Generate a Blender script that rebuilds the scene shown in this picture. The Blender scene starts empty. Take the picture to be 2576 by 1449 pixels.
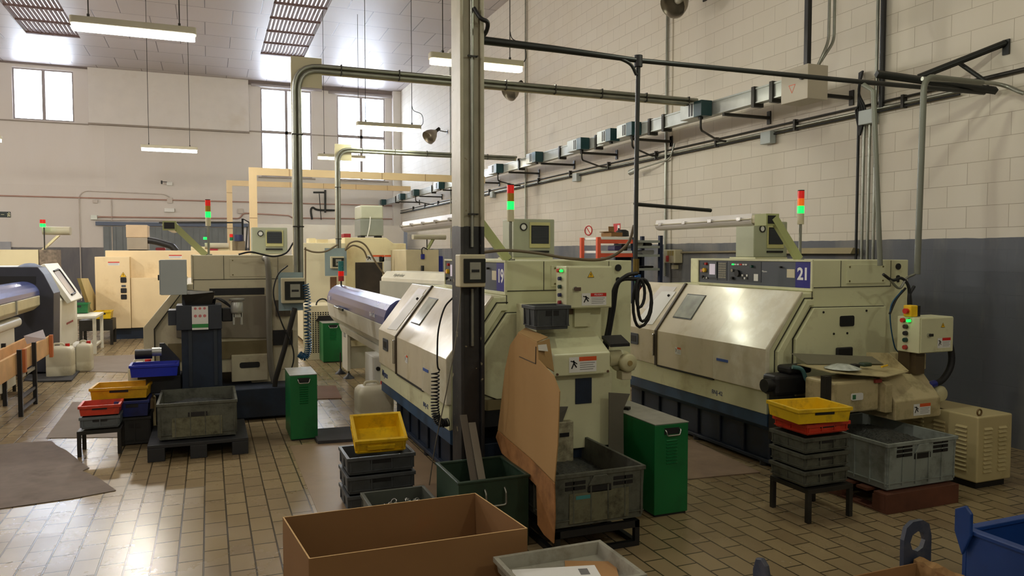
import bpy, math, random
from mathutils import Vector, Matrix
random.seed(7)
S = bpy.context.scene
C = S.collection
PI = math.pi

# ---------------------------------------------------------------- camera, world, exposure
EYE = 1.7
YAW, PITCH = math.radians(21.858), math.radians(2.637)
cd = bpy.data.cameras.new('camera'); cam = bpy.data.objects.new('camera', cd); C.objects.link(cam)
cam.location = (0, 0, EYE); cam.rotation_euler = (PI/2 - PITCH, 0, -YAW)
cd.sensor_width = 36; cd.lens = 1900/2576*36; cd.clip_start = .05; cd.clip_end = 200
S.camera = cam
S.view_settings.view_transform = 'Standard'; S.view_settings.look = 'None'
S.view_settings.exposure = 0.0; S.view_settings.gamma = 1
W = bpy.data.worlds.new('world'); S.world = W; W.use_nodes = True
W.node_tree.nodes['Background'].inputs[0].default_value = (.93, .95, 1, 1)
W.node_tree.nodes['Background'].inputs[1].default_value = 4.2


def area(name, loc, rot, sx, sy, power, col):
    l = bpy.data.lights.new(name, 'AREA'); l.shape = 'RECTANGLE'; l.size = sx; l.size_y = sy
    l.energy = power; l.color = col
    o = bpy.data.objects.new(name, l); C.objects.link(o); o.location = loc; o.rotation_euler = rot
    return o


def bulb(name, loc, power, col, r=.09):
    l = bpy.data.lights.new(name, 'POINT'); l.energy = power; l.color = col; l.shadow_soft_size = r
    o = bpy.data.objects.new(name, l); C.objects.link(o); o.location = loc
    return o


WARM = (.95, .98, .78); COOL = (.88, .93, 1)
# daylight standing outside the windows of the far wall, and above the roof lights
for x0, x1, z0, z1 in [(-5.46, -3.83, 5.79, 7.36), (1.72, 3.40, 4.31, 7.31), (4.28, 5.98, 4.30, 7.26)]:
    area('window_daylight', ((x0+x1)/2, 27.75, (z0+z1)/2), (-PI/2, 0, 0), x1-x0+.5, z1-z0+.5, 185*(x1-x0)*(z1-z0), (.80, .87, 1))
for x, y, p in [(3.6, 3.9, 54), (-.7, 3.9, 50), (3.1, -1.1, 78), (-.7, -1.1, 75), (-4.5, 3.9, 110), (-4.5, 8.7, 170), (-4.5, 13.5, 260), (-1.2, 13.8, 260), (-8.5, 12, 120), (-8.5, 22, 260), (-3.0, 22.5, 70), (3.1, 23.5, 60)]:
    bulb('unseen_lamp_and_fill', (x, y, 3.95), p, WARM if x > 1 else (1, .93, .83))  # unseen hall lamps, and fill bulbs added to brighten machines and walls
for x in (-3.75, 2.12):
    area('skylight_daylight', (x, 17, 8.3), (0, 0, 0), 1.4, 13, 240, (.95, .97, 1))


# ---------------------------------------------------------------- helpers
def at(u, v, x=None, y=None, z=None):
    """world point seen at photo pixel (u, v) on the plane x=, y= or z="""
    a = (u-1288)/1900.; b = -(v-724.5)/1900.
    sy, cy, sp, cp = math.sin(YAW), math.cos(YAW), math.sin(PITCH), math.cos(PITCH)
    r = Vector((sy*cp + a*cy + b*sy*sp, cy*cp - a*sy + b*cy*sp, -sp + b*cp))
    t = x/r.x if x is not None else y/r.y if y is not None else (z-EYE)/r.z
    return Vector((0, 0, EYE)) + r*t


def lin(c):
    return tuple(((v/255)/12.92 if v/255 < .04045 else ((v/255+.055)/1.055)**2.4) for v in c)


MATS = {}


def mat(name, rgb, rough=.5, metal=0., var=.10, scale=3., dirt=None, damt=.5, dscale=2.5, bump=0., bscale=40., emit=None, estr=0., trans=0., alpha=1., spec=.5, coat=0.):
    if name in MATS: return MATS[name]
    m = bpy.data.materials.new(name); m.use_nodes = True; MATS[name] = m
    n, l = m.node_tree.nodes, m.node_tree.links
    b = n['Principled BSDF']; c = lin(rgb)
    tc = n.new('ShaderNodeTexCoord')
    no = n.new('ShaderNodeTexNoise'); no.inputs['Scale'].default_value = scale; no.inputs['Detail'].default_value = 5
    l.new(tc.outputs['Object'], no.inputs['Vector'])
    rp = n.new('ShaderNodeValToRGB'); e = rp.color_ramp.elements
    e[0].position, e[1].position = .3, .7
    e[0].color = tuple(min(1, v*(1-var)) for v in c)+(1,); e[1].color = tuple(min(1, v*(1+var)) for v in c)+(1,)
    l.new(no.outputs['Fac'], rp.inputs['Fac']); out = rp.outputs['Color']
    if dirt:
        n2 = n.new('ShaderNodeTexNoise'); n2.inputs['Scale'].default_value = dscale; n2.inputs['Detail'].default_value = 8; n2.inputs['Roughness'].default_value = .65
        l.new(tc.outputs['Object'], n2.inputs['Vector'])
        r2 = n.new('ShaderNodeValToRGB'); r2.color_ramp.elements[0].position = .62 - damt*.28; r2.color_ramp.elements[1].position = .72
        r2.color_ramp.elements[0].color = (0, 0, 0, 1); r2.color_ramp.elements[1].color = (min(1, damt+.3),)*3+(1,)
        l.new(n2.outputs['Fac'], r2.inputs['Fac'])
        mx = n.new('ShaderNodeMixRGB'); mx.inputs[2].default_value = lin(dirt)+(1,)
        l.new(r2.outputs['Color'], mx.inputs[0]); l.new(out, mx.inputs[1]); out = mx.outputs[0]
    l.new(out, b.inputs['Base Color'])
    b.inputs['Roughness'].default_value = rough; b.inputs['Metallic'].default_value = metal
    b.inputs['Specular IOR Level'].default_value = spec
    if coat: b.inputs['Coat Weight'].default_value = coat; b.inputs['Coat Roughness'].default_value = .12
    if trans: b.inputs['Transmission Weight'].default_value = trans
    if alpha < 1: b.inputs['Alpha'].default_value = alpha
    if bump:
        n3 = n.new('ShaderNodeTexNoise'); n3.inputs['Scale'].default_value = bscale; n3.inputs['Detail'].default_value = 3
        l.new(tc.outputs['Object'], n3.inputs['Vector'])
        bp = n.new('ShaderNodeBump'); bp.inputs['Strength'].default_value = bump; bp.inputs['Distance'].default_value = .01
        l.new(n3.outputs['Fac'], bp.inputs['Height']); l.new(bp.outputs[0], b.inputs['Normal'])
    if emit:
        b.inputs['Emission Color'].default_value = lin(emit)+(1,); b.inputs['Emission Strength'].default_value = estr
    return m


ORG = {}      # accumulated world origin of every object built in world coordinates (None = local coordinates)


class G:
    """collects geometry, then links it as ONE mesh object"""
    def __init__(s, m=None):
        s.v = []; s.f = []; s.fm = []; s.sm = []; s.mats = []; s.mi = 0
        if m is not None: s.use(m)

    def use(s, m):
        if m not in s.mats: s.mats.append(m)
        s.mi = s.mats.index(m); return s

    def add(s, vs, fs, smooth=False):
        k = len(s.v); s.v += [tuple(v) for v in vs]
        for f in fs: s.f.append([i+k for i in f]); s.fm.append(s.mi); s.sm.append(smooth)
        return s

    def box(s, x0, x1, y0, y1, z0, z1, M=None, taper=0):
        if x0 > x1: x0, x1 = x1, x0
        if y0 > y1: y0, y1 = y1, y0
        if z0 > z1: z0, z1 = z1, z0
        t = taper
        vs = [(x0+t, y0+t, z0), (x1-t, y0+t, z0), (x1-t, y1-t, z0), (x0+t, y1-t, z0), (x0, y0, z1), (x1, y0, z1), (x1, y1, z1), (x0, y1, z1)]
        if M is not None: vs = [M @ Vector(v) for v in vs]
        return s.add(vs, [(3, 2, 1, 0), (4, 5, 6, 7), (0, 1, 5, 4), (1, 2, 6, 5), (2, 3, 7, 6), (3, 0, 4, 7)])

    def prism(s, pts, ax, a0, a1, M=None):
        """polygon pts in the two other axes, extruded along ax from a0 to a1"""
        def mk(p, a): return {'x': (a, p[0], p[1]), 'y': (p[0], a, p[1]), 'z': (p[0], p[1], a)}[ax]
        n = len(pts); vs = [mk(p, a0) for p in pts]+[mk(p, a1) for p in pts]
        ar = sum(pts[i][0]*pts[(i+1) % n][1]-pts[(i+1) % n][0]*pts[i][1] for i in range(n))
        flip = (ar > 0) ^ (a1 < a0) ^ (ax == 'y')
        if M is not None: vs = [M @ Vector(v) for v in vs]
        A = list(range(n)); B = list(range(n, 2*n)); fs = [A[::-1], B]
        for i in range(n):
            j = (i+1) % n; fs.append([i, j, n+j, n+i])
        if not flip: fs = [f[::-1] for f in fs]
        return s.add(vs, fs)

    def plate(s, quad, th):
        """a thin slab on four corner points, thickness th towards its normal"""
        q = [Vector(p) for p in quad]; nrm = (q[1]-q[0]).cross(q[2]-q[0]).normalized()*th
        vs = q+[p+nrm for p in q]
        return s.add(vs, [(3, 2, 1, 0), (4, 5, 6, 7), (0, 1, 5, 4), (1, 2, 6, 5), (2, 3, 7, 6), (3, 0, 4, 7)])

    def tube(s, path, r, n=8, closed=False, rs=None):
        p = [Vector(q) for q in path]; m = len(p); rings = []; ref = None
        for i in range(m):
            if closed: t = p[(i+1) % m]-p[i-1]
            else: t = p[min(i+1, m-1)]-p[max(i-1, 0)]
            t.normalize()
            if ref is None:
                ref = Vector((0, 0, 1)) if abs(t.z) < .9 else Vector((1, 0, 0))
            u = (ref - t*ref.dot(t))
            if u.length < 1e-4: u = t.orthogonal()
            u.normalize(); w = t.cross(u); ref = u
            rr = rs[i] if rs else r
            rings.append([p[i]+(u*math.cos(2*PI*k/n)+w*math.sin(2*PI*k/n))*rr for k in range(n)])
        vs = [q for g in rings for q in g]; fs = []
        for i in range(m if closed else m-1):
            a = i*n; b = ((i+1) % m)*n
            for k in range(n): fs.append((a+k, a+(k+1) % n, b+(k+1) % n, b+k))
        s.add(vs, fs, True)
        if not closed:
            s.add(rings[0], [list(range(n))[::-1]]); s.add(rings[-1], [list(range(n))])
        return s

    def cyl(s, a, b, r, n=16, r2=None):
        return s.tube([a, b], r, n, rs=[r, r if r2 is None else r2])

    def lathe(s, prof, o, ax=(0, 0, 1), n=20, smooth=True):
        q = Vector((0, 0, 1)).rotation_difference(Vector(ax)).to_matrix(); o = Vector(o); m = len(prof)
        vs = [o+q @ Vector((r*math.cos(2*PI*k/n), r*math.sin(2*PI*k/n), z)) for r, z in prof for k in range(n)]
        fs = [(i*n+k, i*n+(k+1) % n, (i+1)*n+(k+1) % n, (i+1)*n+k) for i in range(m-1) for k in range(n)]
        return s.add(vs, fs, smooth)

    def rbox(s, x0, x1, y0, y1, z0, z1, r=.03, ax='z', k=4):
        """box with corners rounded in the plane across ax"""
        A = {'z': (x0, x1, y0, y1, z0, z1), 'y': (x0, x1, z0, z1, y0, y1), 'x': (y0, y1, z0, z1, x0, x1)}[ax]
        a0, a1, b0, b1, c0, c1 = A; pts = []
        for cx, cy, t0 in ((a1-r, b1-r, 0), (a0+r, b1-r, 90), (a0+r, b0+r, 180), (a1-r, b0+r, 270)):
            for i in range(k+1):
                t = math.radians(t0+90*i/k); pts.append((cx+r*math.cos(t), cy+r*math.sin(t)))
        return s.prism(pts, ax, c0, c1)

    def build(s, name, parent=None, bevel=0, seg=2, tagd=None):
        vs = s.v
        if parent is None:
            lo = [min(v[i] for v in vs) for i in range(3)]; hi = [max(v[i] for v in vs) for i in range(3)]
            o = Vector(((lo[0]+hi[0])/2, (lo[1]+hi[1])/2, lo[2])); po = Vector((0, 0, 0))
        else:
            po = ORG[parent.name]; o = po.copy() if po is not None else None
        if o is not None: vs = [(v[0]-o.x, v[1]-o.y, v[2]-o.z) for v in vs]
        me = bpy.data.meshes.new(name); me.from_pydata(vs, [], s.f)
        for m in s.mats: me.materials.append(m)
        me.polygons.foreach_set('material_index', s.fm); me.polygons.foreach_set('use_smooth', s.sm); me.update()
        ob = bpy.data.objects.new(name, me); C.objects.link(ob)
        if parent is None: ob.location = o; ORG[ob.name] = o
        else: ob.parent = parent; ORG[ob.name] = po
        if bevel:
            b = ob.modifiers.new('bevel', 'BEVEL'); b.width = bevel; b.segments = seg; b.limit_method = 'ANGLE'; b.angle_limit = math.radians(40)
        if tagd: tag(ob, *tagd)
        return ob


def tag(o, label=None, cat=None, group=None, kind=None):
    if label: o['label'] = label
    if cat: o['category'] = cat
    if group: o['group'] = group
    if kind: o['kind'] = kind
    return o


def thing(name, label, cat, loc=(0, 0, 0), rz=0, group=None, local=False):
    o = bpy.data.objects.new(name, None); C.objects.link(o); o.location = loc; o.rotation_euler = (0, 0, rz)
    o.empty_display_size = .1
    tag(o, label, cat, group); ORG[o.name] = None if local else Vector(loc)
    return o


def dup(root, loc, rz, label=None, group=None):
    def cp(o, par):
        c = o.copy(); C.objects.link(c); c.parent = par; ORG[c.name] = ORG.get(o.name)
        for ch in o.children: cp(ch, c)
        return c
    r = cp(root, None); r.location = loc; r.rotation_euler = (0, 0, rz)
    if label: r['label'] = label
    if group: r['group'] = group
    return r


def struct(name, g, **k):
    return tag(g.build(name, **k), kind='structure')


def text(body, size, M, m, parent, name='lettering', depth=.0008, bold=0, spacing=1):
    """lettering as a mesh part; M places the text plane (x right, y up, z out)"""
    cu = bpy.data.curves.new('t', 'FONT'); cu.body = body; cu.size = size; cu.extrude = depth; cu.offset = bold
    cu.align_x = 'CENTER'; cu.align_y = 'CENTER'; cu.space_character = spacing; cu.resolution_u = 3
    t = bpy.data.objects.new('t', cu); C.objects.link(t)
    bpy.context.view_layer.update()
    me = bpy.data.meshes.new_from_object(t.evaluated_get(bpy.context.evaluated_depsgraph_get()))
    C.objects.unlink(t); bpy.data.objects.remove(t)
    g = G(m); g.add([M @ v.co for v in me.vertices], [list(p.vertices) for p in me.polygons])
    return g.build(name, parent)


def frame(o, xdir, ydir):
    x = Vector(xdir).normalized(); y = Vector(ydir); y = (y - x*y.dot(x)).normalized(); z = x.cross(y)
    M = Matrix((x, y, z)).transposed().to_4x4(); M.translation = Vector(o); return M


def bend(pts, r, k=5):
    """round the corners of a polyline"""
    p = [Vector(q) for q in pts]; out = [p[0]]
    for i in range(1, len(p)-1):
        a = (p[i-1]-p[i]); b = (p[i+1]-p[i]); d = min(r, a.length*.49, b.length*.49)
        a = p[i]+a.normalized()*d; b = p[i]+b.normalized()*d
        for j in range(k+1):
            t = j/k; out.append(a*(1-t)**2+p[i]*2*t*(1-t)+b*t*t)
    return out+[p[-1]]


def spline(pts, k=6):
    p = [Vector(q) for q in pts]; p = [p[0]*2-p[1]]+p+[p[-1]*2-p[-2]]; out = []
    for i in range(1, len(p)-2):
        for j in range(k):
            t = j/k; a, b, c, d = p[i-1:i+3]
            out.append(.5*((2*b)+(c-a)*t+(2*a-5*b+4*c-d)*t*t+(3*b-a-3*c+d)*t**3))
    return out+[p[-2]]


# ---------------------------------------------------------------- materials
CREAM = mat('cream paint', (212, 212, 174), .36, var=.05, dirt=(150, 135, 95), damt=.25, dscale=3)
CREAMW = mat('warm cream paint', (230, 208, 166), .45, var=.04, dirt=(180, 150, 100), damt=.2, dscale=1.5)
CREAM17 = mat('taupe cream paint', (206, 198, 168), .4, var=.05, dirt=(150, 130, 100), damt=.3, dscale=3)
SMUDGE = mat('smudged enamel', (206, 198, 172), .28, var=.06, scale=6, dirt=(232, 230, 214), damt=.55, dscale=5, coat=.3)
DOORC = mat('door enamel', (212, 202, 176), .28, var=.05, dirt=(180, 165, 120), damt=.35, dscale=4, coat=.3)
BLUEP = mat('blue base paint', (46, 74, 104), .5, var=.15, dirt=(25, 30, 40), damt=.5)
NAVY = mat('dark blue base paint', (24, 38, 58), .55, var=.2, dirt=(14, 16, 20), damt=.5)
DKBLUE = mat('dark slate paint', (46, 52, 62), .5, var=.15, dirt=(22, 24, 28), damt=.4)
BLACK = mat('black', (22, 22, 24), .5)
RUBBER = mat('black rubber', (20, 21, 24), .6)
STEEL = mat('galvanised steel', (150, 152, 142), .35, metal=.75, var=.15, scale=8)
DKSTEEL = mat('dark steel', (52, 50, 46), .5, metal=.5, var=.2, scale=6)
CHROME = mat('polished steel', (200, 200, 200), .18, metal=1)
GREYBOX = mat('grey enclosure paint', (170, 178, 178), .45, var=.03)
BEIGEB = mat('beige plastic', (200, 192, 160), .5, var=.04)
WHITE = mat('white paint', (222, 222, 215), .45, var=.04, dirt=(180, 175, 160), damt=.2)
PANEL = mat('panel grey', (74, 80, 88), .45, var=.04)
NUMBLUE = mat('number plate blue', (36, 34, 130), .4, var=.03)
LETTER = mat('white lettering', (235, 235, 235), .5, var=0)
LOGOB = mat('blue lettering', (40, 60, 110), .5, var=0)
GREENP = mat('green cabinet paint', (14, 104, 52), .4, var=.08, dirt=(12, 60, 36), damt=.3)
TOPGREY = mat('worn cabinet top', (150, 150, 140), .5, var=.15, scale=10)
DKGREEN = mat('dark green paint', (40, 62, 46), .45, var=.2, dirt=(20, 26, 22), damt=.5)
CRATEG = mat('grey crate plastic', (104, 108, 106), .5, var=.12, dirt=(48, 46, 40), damt=.5, dscale=6)
CRATED = mat('grimy crate plastic', (96, 98, 86), .6, var=.25, scale=9, dirt=(34, 34, 28), damt=.8, dscale=9)
CRATEL = mat('light grey crate plastic', (138, 146, 140), .5, var=.1, dirt=(70, 70, 60), damt=.45, dscale=5)
CRATEK = mat('charcoal crate plastic', (70, 74, 76), .5, var=.12, dirt=(30, 30, 30), damt=.4)
YEL = mat('yellow crate plastic', (226, 186, 20), .45, var=.06, dirt=(140, 110, 30), damt=.35, dscale=9)
RED = mat('red crate plastic', (200, 60, 36), .45, var=.08, dirt=(110, 40, 30), damt=.35, dscale=9)
BLU = mat('blue crate plastic', (24, 44, 170), .4, var=.08)
CARDS = mat('window-lit cardboard', (170, 136, 90), .85, var=.05, scale=1.5, dirt=(150, 100, 60), damt=.2, dscale=2, spec=.2)  # cardboard with the window light on the standing sheet put into its colour
CARD = mat('corrugated cardboard', (138, 104, 68), .85, var=.05, scale=1.5, dirt=(150, 100, 60), damt=.2, dscale=2, spec=.2)
CARDE = mat('cardboard edge', (205, 170, 120), .9, var=.1, scale=60, spec=.2)
WOOD = mat('raw pine wood', (214, 168, 112), .7, var=.15, scale=5)
PALLETW = mat('brown pallet', (92, 52, 34), .7, var=.25, scale=6)
CHIPS = mat('metal chips', (72, 74, 72), .45, metal=.6, var=.5, scale=60, bump=1, bscale=120)
PAPER = mat('paper', (235, 235, 232), .7, var=.02)
REDP = mat('signal red', (205, 36, 26), .4)
YELP = mat('warning yellow', (240, 190, 30), .5)
ORANGE = mat('orange lens', (230, 110, 20), .3, emit=(255, 110, 10), estr=.35)
REDL = mat('red lens', (190, 26, 20), .25, emit=(255, 20, 10), estr=.25)
YELL = mat('amber lens off', (170, 130, 20), .25)
GREENL = mat('green lens lit', (30, 220, 90), .25, emit=(10, 255, 70), estr=2.6)
GREENO = mat('green lens off', (20, 110, 70), .25)
JUG = mat('translucent jug plastic', (214, 208, 182), .4, var=.05, scale=4, dirt=(170, 160, 120), damt=.4, dscale=4)
HOSEB = mat('blue hose', (20, 74, 110), .35)
GLASSD = mat('dark window glass', (20, 22, 26), .12)
WINP = mat('door window acrylic', (168, 172, 160), .15, var=.2, scale=10)
ORW = mat('warning orange', (220, 90, 40), .5)
LTUBE = mat('lit tube diffuser', (255, 255, 245), .4, emit=(240, 246, 255), estr=9)
LTUBEW = mat('lit warm tube diffuser', (255, 250, 225), .4, emit=(255, 238, 200), estr=9)
LAMPH = mat('lamp housing', (178, 172, 150), .5)
ACRY = mat('clear acrylic cover', (215, 210, 205), .3, var=.05)
BARFB = mat('bar feeder blue cover', (84, 92, 150), .25, metal=.2, var=.05)
BARFW = mat('bar feeder white', (206, 204, 192), .35, var=.05, dirt=(150, 140, 120), damt=.3)
TEAL = mat('dark teal box', (18, 62, 66), .4)
TRUNK = mat('busbar trunking', (178, 182, 178), .35, metal=.3, var=.15, scale=5)
MATG = mat('grey rubber mat', (120, 108, 98), .8, var=.12, scale=8, dirt=(80, 70, 62), damt=.3, spec=.25)
MATB = mat('brown worn board', (140, 118, 98), .75, var=.15, scale=5, dirt=(90, 76, 62), damt=.3, spec=.3)
BLUSK = mat('blue steel skip paint', (26, 62, 128), .4, var=.15, dirt=(16, 26, 50), damt=.4)
LABW = mat('white label', (225, 225, 220), .5, var=.02)

# ---------------------------------------------------------------- setting: floor, walls, ceiling, windows
XW, YF, ZC, XL, YB = 6.5, 27.2, 7.51, -13.0, -4.0


def tiled(name, axes, bw, bh, mort, c1, c2, cm, rough, bump, ox=0, oy=0, band=None, dirt=None, damt=.3, dsc=1., rvar=0, streak=False):
    """brick pattern laid on world axes, e.g. axes=(1,2) rows run along Y and stack in Z"""
    m = bpy.data.materials.new(name); m.use_nodes = True; n, l = m.node_tree.nodes, m.node_tree.links; b = n['Principled BSDF']
    geo = n.new('ShaderNodeNewGeometry'); sp = n.new('ShaderNodeSeparateXYZ'); l.new(geo.outputs['Position'], sp.inputs[0])
    cb = n.new('ShaderNodeCombineXYZ')
    for i, a in enumerate(axes):
        ad = n.new('ShaderNodeMath'); ad.operation = 'ADD'; ad.inputs[1].default_value = 40*(bw if i == 0 else bh*2)+(ox, oy)[i]
        l.new(sp.outputs[a], ad.inputs[0]); l.new(ad.outputs[0], cb.inputs[i])
    br = n.new('ShaderNodeTexBrick'); l.new(cb.outputs[0], br.inputs['Vector'])
    br.inputs['Scale'].default_value = 1; br.inputs['Brick Width'].default_value = bw; br.inputs['Row Height'].default_value = bh
    br.inputs['Mortar Size'].default_value = mort; br.inputs['Mortar Smooth'].default_value = .3; br.inputs['Bias'].default_value = 0
    br.inputs['Color1'].default_value = lin(c1)+(1,); br.inputs['Color2'].default_value = lin(c2)+(1,); br.inputs['Mortar'].default_value = lin(cm)+(1,)
    out = br.outputs['Color']
    if band:
        zb, bc = band
        gt = n.new('ShaderNodeMath'); gt.operation = 'LESS_THAN'; gt.inputs[1].default_value = zb
        wob = n.new('ShaderNodeTexNoise'); wob.inputs['Scale'].default_value = 3; l.new(geo.outputs['Position'], wob.inputs['Vector'])
        ma = n.new('ShaderNodeMath'); ma.operation = 'MULTIPLY_ADD'; ma.inputs[1].default_value = .03; l.new(wob.outputs['Fac'], ma.inputs[0]); l.new(sp.outputs[2], ma.inputs[2])
        l.new(ma.outputs[0], gt.inputs[0])
        mu = n.new('ShaderNodeMixRGB'); mu.inputs[2].default_value = lin(bc)+(1,)
        mm = n.new('ShaderNodeMixRGB'); mm.blend_type = 'MULTIPLY'; mm.inputs[0].default_value = .55; l.new(out, mm.inputs[1])
        l.new(gt.outputs[0], mu.inputs[0]); l.new(out, mu.inputs[1]); out = mu.outputs[0]
    if dirt:
        no = n.new('ShaderNodeTexNoise'); no.inputs['Scale'].default_value = dsc; no.inputs['Detail'].default_value = 7; no.inputs['Roughness'].default_value = .6
        if streak:
            mp = n.new('ShaderNodeMapping'); mp.inputs['Scale'].default_value = (1, 1, .25); l.new(geo.outputs['Position'], mp.inputs[0]); l.new(mp.outputs[0], no.inputs['Vector'])
        else: l.new(geo.outputs['Position'], no.inputs['Vector'])
        rp = n.new('ShaderNodeValToRGB'); rp.color_ramp.elements[0].position = .45; rp.color_ramp.elements[1].position = .75
        rp.color_ramp.elements[1].color = (damt, damt, damt, 1); rp.color_ramp.elements[0].color = (0, 0, 0, 1); l.new(no.outputs['Fac'], rp.inputs['Fac'])
        mx = n.new('ShaderNodeMixRGB'); mx.inputs[2].default_value = lin(dirt)+(1,); l.new(rp.outputs[0], mx.inputs[0]); l.new(out, mx.inputs[1]); out = mx.outputs[0]
        if rvar:
            mr = n.new('ShaderNodeMath'); mr.operation = 'MULTIPLY_ADD'; mr.inputs[1].default_value = rvar; mr.inputs[2].default_value = rough-rvar/2
            l.new(no.outputs['Fac'], mr.inputs[0]); l.new(mr.outputs[0], b.inputs['Roughness'])
    l.new(out, b.inputs['Base Color'])
    if not rvar: b.inputs['Roughness'].default_value = rough
    bp = n.new('ShaderNodeBump'); bp.inputs['Strength'].default_value = bump; bp.inputs['Distance'].default_value = .006; bp.invert = True
    l.new(br.outputs['Fac'], bp.inputs['Height']); l.new(bp.outputs[0], b.inputs['Normal'])
    return m


M_FLOOR = tiled('floor tiles', (1, 0), .235, .1325, .0055, (156, 138, 104), (140, 122, 92), (66, 58, 40), .27, .6, oy=.055, dirt=(104, 84, 56), damt=.45, dsc=1.1, rvar=.25)
M_WALLR = tiled('painted block wall', (1, 2), .4, .2, .003, (210, 203, 189), (206, 198, 184), (164, 154, 138), .6, .5, ox=.065, oy=.07, band=(1.855, (88, 92, 100)), dirt=(198, 188, 168), damt=.4, dsc=1.3, streak=True)
M_WALLF = tiled('painted plaster wall', (0, 2), 6.0, 1.9, .001, (214, 208, 202), (210, 204, 198), (186, 178, 168), .6, .2, band=(1.9, (92, 92, 98)), dirt=(200, 190, 176), damt=.35, dsc=.7, streak=True)
M_CEIL = tiled('ceiling panels', (0, 1), 1.26, 1.19, .012, (170, 161, 158), (164, 155, 152), (86, 78, 76), .46, .5, ox=.62, oy=.65, dirt=(168, 158, 152), damt=.3, dsc=.6)

g = G(M_FLOOR).box(XL, XW+.3, YB, YF+.3, -.12, 0); struct('floor', g)
g = G(M_WALLR).box(XW, XW+.25, YB, YF, 0, ZC); struct('wall_right', g)
g = G(M_WALLF).box(XL-.25, XL, YB, YF, 0, ZC); struct('wall_left', g)
g = G(M_WALLF).box(XL, XW, YB-.25, YB, 0, ZC); struct('wall_back', g)

# far wall with three window openings
WINS = [(-5.46, -3.83, 5.79, 7.36), (1.72, 3.40, 4.31, 7.31), (4.28, 5.98, 4.30, 7.26)]
g = G(M_WALLF); xs = XL
for x0, x1, z0, z1 in WINS:
    g.box(xs, x0, YF, YF+.3, 0, ZC); g.box(x0, x1, YF, YF+.3, 0, z0); g.box(x0, x1, YF, YF+.3, z1, ZC); xs = x1
g.box(xs, XW+.25, YF, YF+.3, 0, ZC)
struct('wall_far', g)
WHW = mat('white wall paint', (214, 209, 203), .6, var=.03, dirt=(200, 190, 176), damt=.25, dscale=.8)
g = G(WHW).box(-3.42, 1.33, YF-.12, YF, 5.78, ZC); struct('trim_1', g, bevel=.01)      # thicker upper bay between the windows
g = G(WHW).box(6.22, XW, YF-.25, YF, 0, ZC); struct('trim_2', g, bevel=.01)           # corner pilaster
LEDG = mat('dusty ledge', (150, 140, 130), .8)
g = G(LEDG).box(-3.43, 1.34, YF-.16, YF, 5.735, 5.78).box(XL, -3.43, YF-.035, YF, 5.72, 5.755).box(1.34, 1.72, YF-.035, YF, 5.80, 5.84).box(3.4, 4.28, YF-.03, YF, 5.80, 5.83)
struct('trim_3', g)
FRM = mat('window frame', (150, 142, 140), .5)
GLZ = mat('window glass', (240, 245, 250), .05, trans=1, var=0)
for i, (x0, x1, z0, z1) in enumerate(WINS):
    g = G(FRM); f = .045; y0, y1 = YF+.05, YF+.12
    g.box(x0, x0+f, y0, y1, z0, z1).box(x1-f, x1, y0, y1, z0, z1).box(x0+f, x1-f, y0, y1, z0, z0+f).box(x0+f, x1-f, y0, y1, z1-f, z1)
    xm = (x0+x1)/2; g.box(xm-.045, xm+.045, y0, y1, z0+f, z1-f)
    if i: g.box(x0+f, x1-f, y0, y1, 5.79, 5.89)
    w = struct('window_%d' % (i+1), g)
    g = G(GLZ).box(x0+f, x1-f, y0+.03, y0+.036, z0+f, z1-f); g.build('pane', w)
    if i: G(LEDG).box(x0-.1, x1+.1, YF-.08, YF+.05, z0-.05, z0-.004).build('window_sill', w); G(FRM).cyl((x0-.3, YF-.07, z1+.07), (x1+.35, YF-.07, z1+.07), .06, 10).build('blind_roller', w)

# ceiling with two roof-light openings
SK = [(-4.38, -3.12, 10.5, 23.6), (1.50, 2.73, 10.5, 23.5)]
g = G(M_CEIL); xs = XL
for x0, x1, y0, y1 in SK:
    g.box(xs, x0, YB, YF+.3, ZC, ZC+.15); g.box(x0, x1, YB, y0, ZC, ZC+.15); g.box(x0, x1, y1, YF+.3, ZC, ZC+.15); xs = x1
g.box(xs, XW+.25, YB, YF+.3, ZC, ZC+.15)
struct('ceiling', g)
MUL = mat('cornice', (120, 108, 104), .7)
g = G(MUL).box(XL, -3.42, YF-.06, YF, ZC-.05, ZC).box(1.33, 6.22, YF-.08, YF, ZC-.13, ZC); struct('trim_4', g)
SKY = bpy.data.materials.new('translucent roof sheet'); SKY.use_nodes = True; MATS['sky'] = SKY
n, l = SKY.node_tree.nodes, SKY.node_tree.links; b = n['Principled BSDF']; b.inputs['Base Color'].default_value = (.75, .74, .74, 1); b.inputs['Roughness'].default_value = .5
tr = n.new('ShaderNodeBsdfTranslucent'); tr.inputs[0].default_value = (.8, .8, .8, 1); mx = n.new('ShaderNodeMixShader'); mx.inputs[0].default_value = .38
l.new(b.outputs[0], mx.inputs[1]); l.new(tr.outputs[0], mx.inputs[2]); l.new(mx.outputs[0], n['Material Output'].inputs[0])
PURL = mat('rusty purlin', (96, 74, 68), .7)
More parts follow.
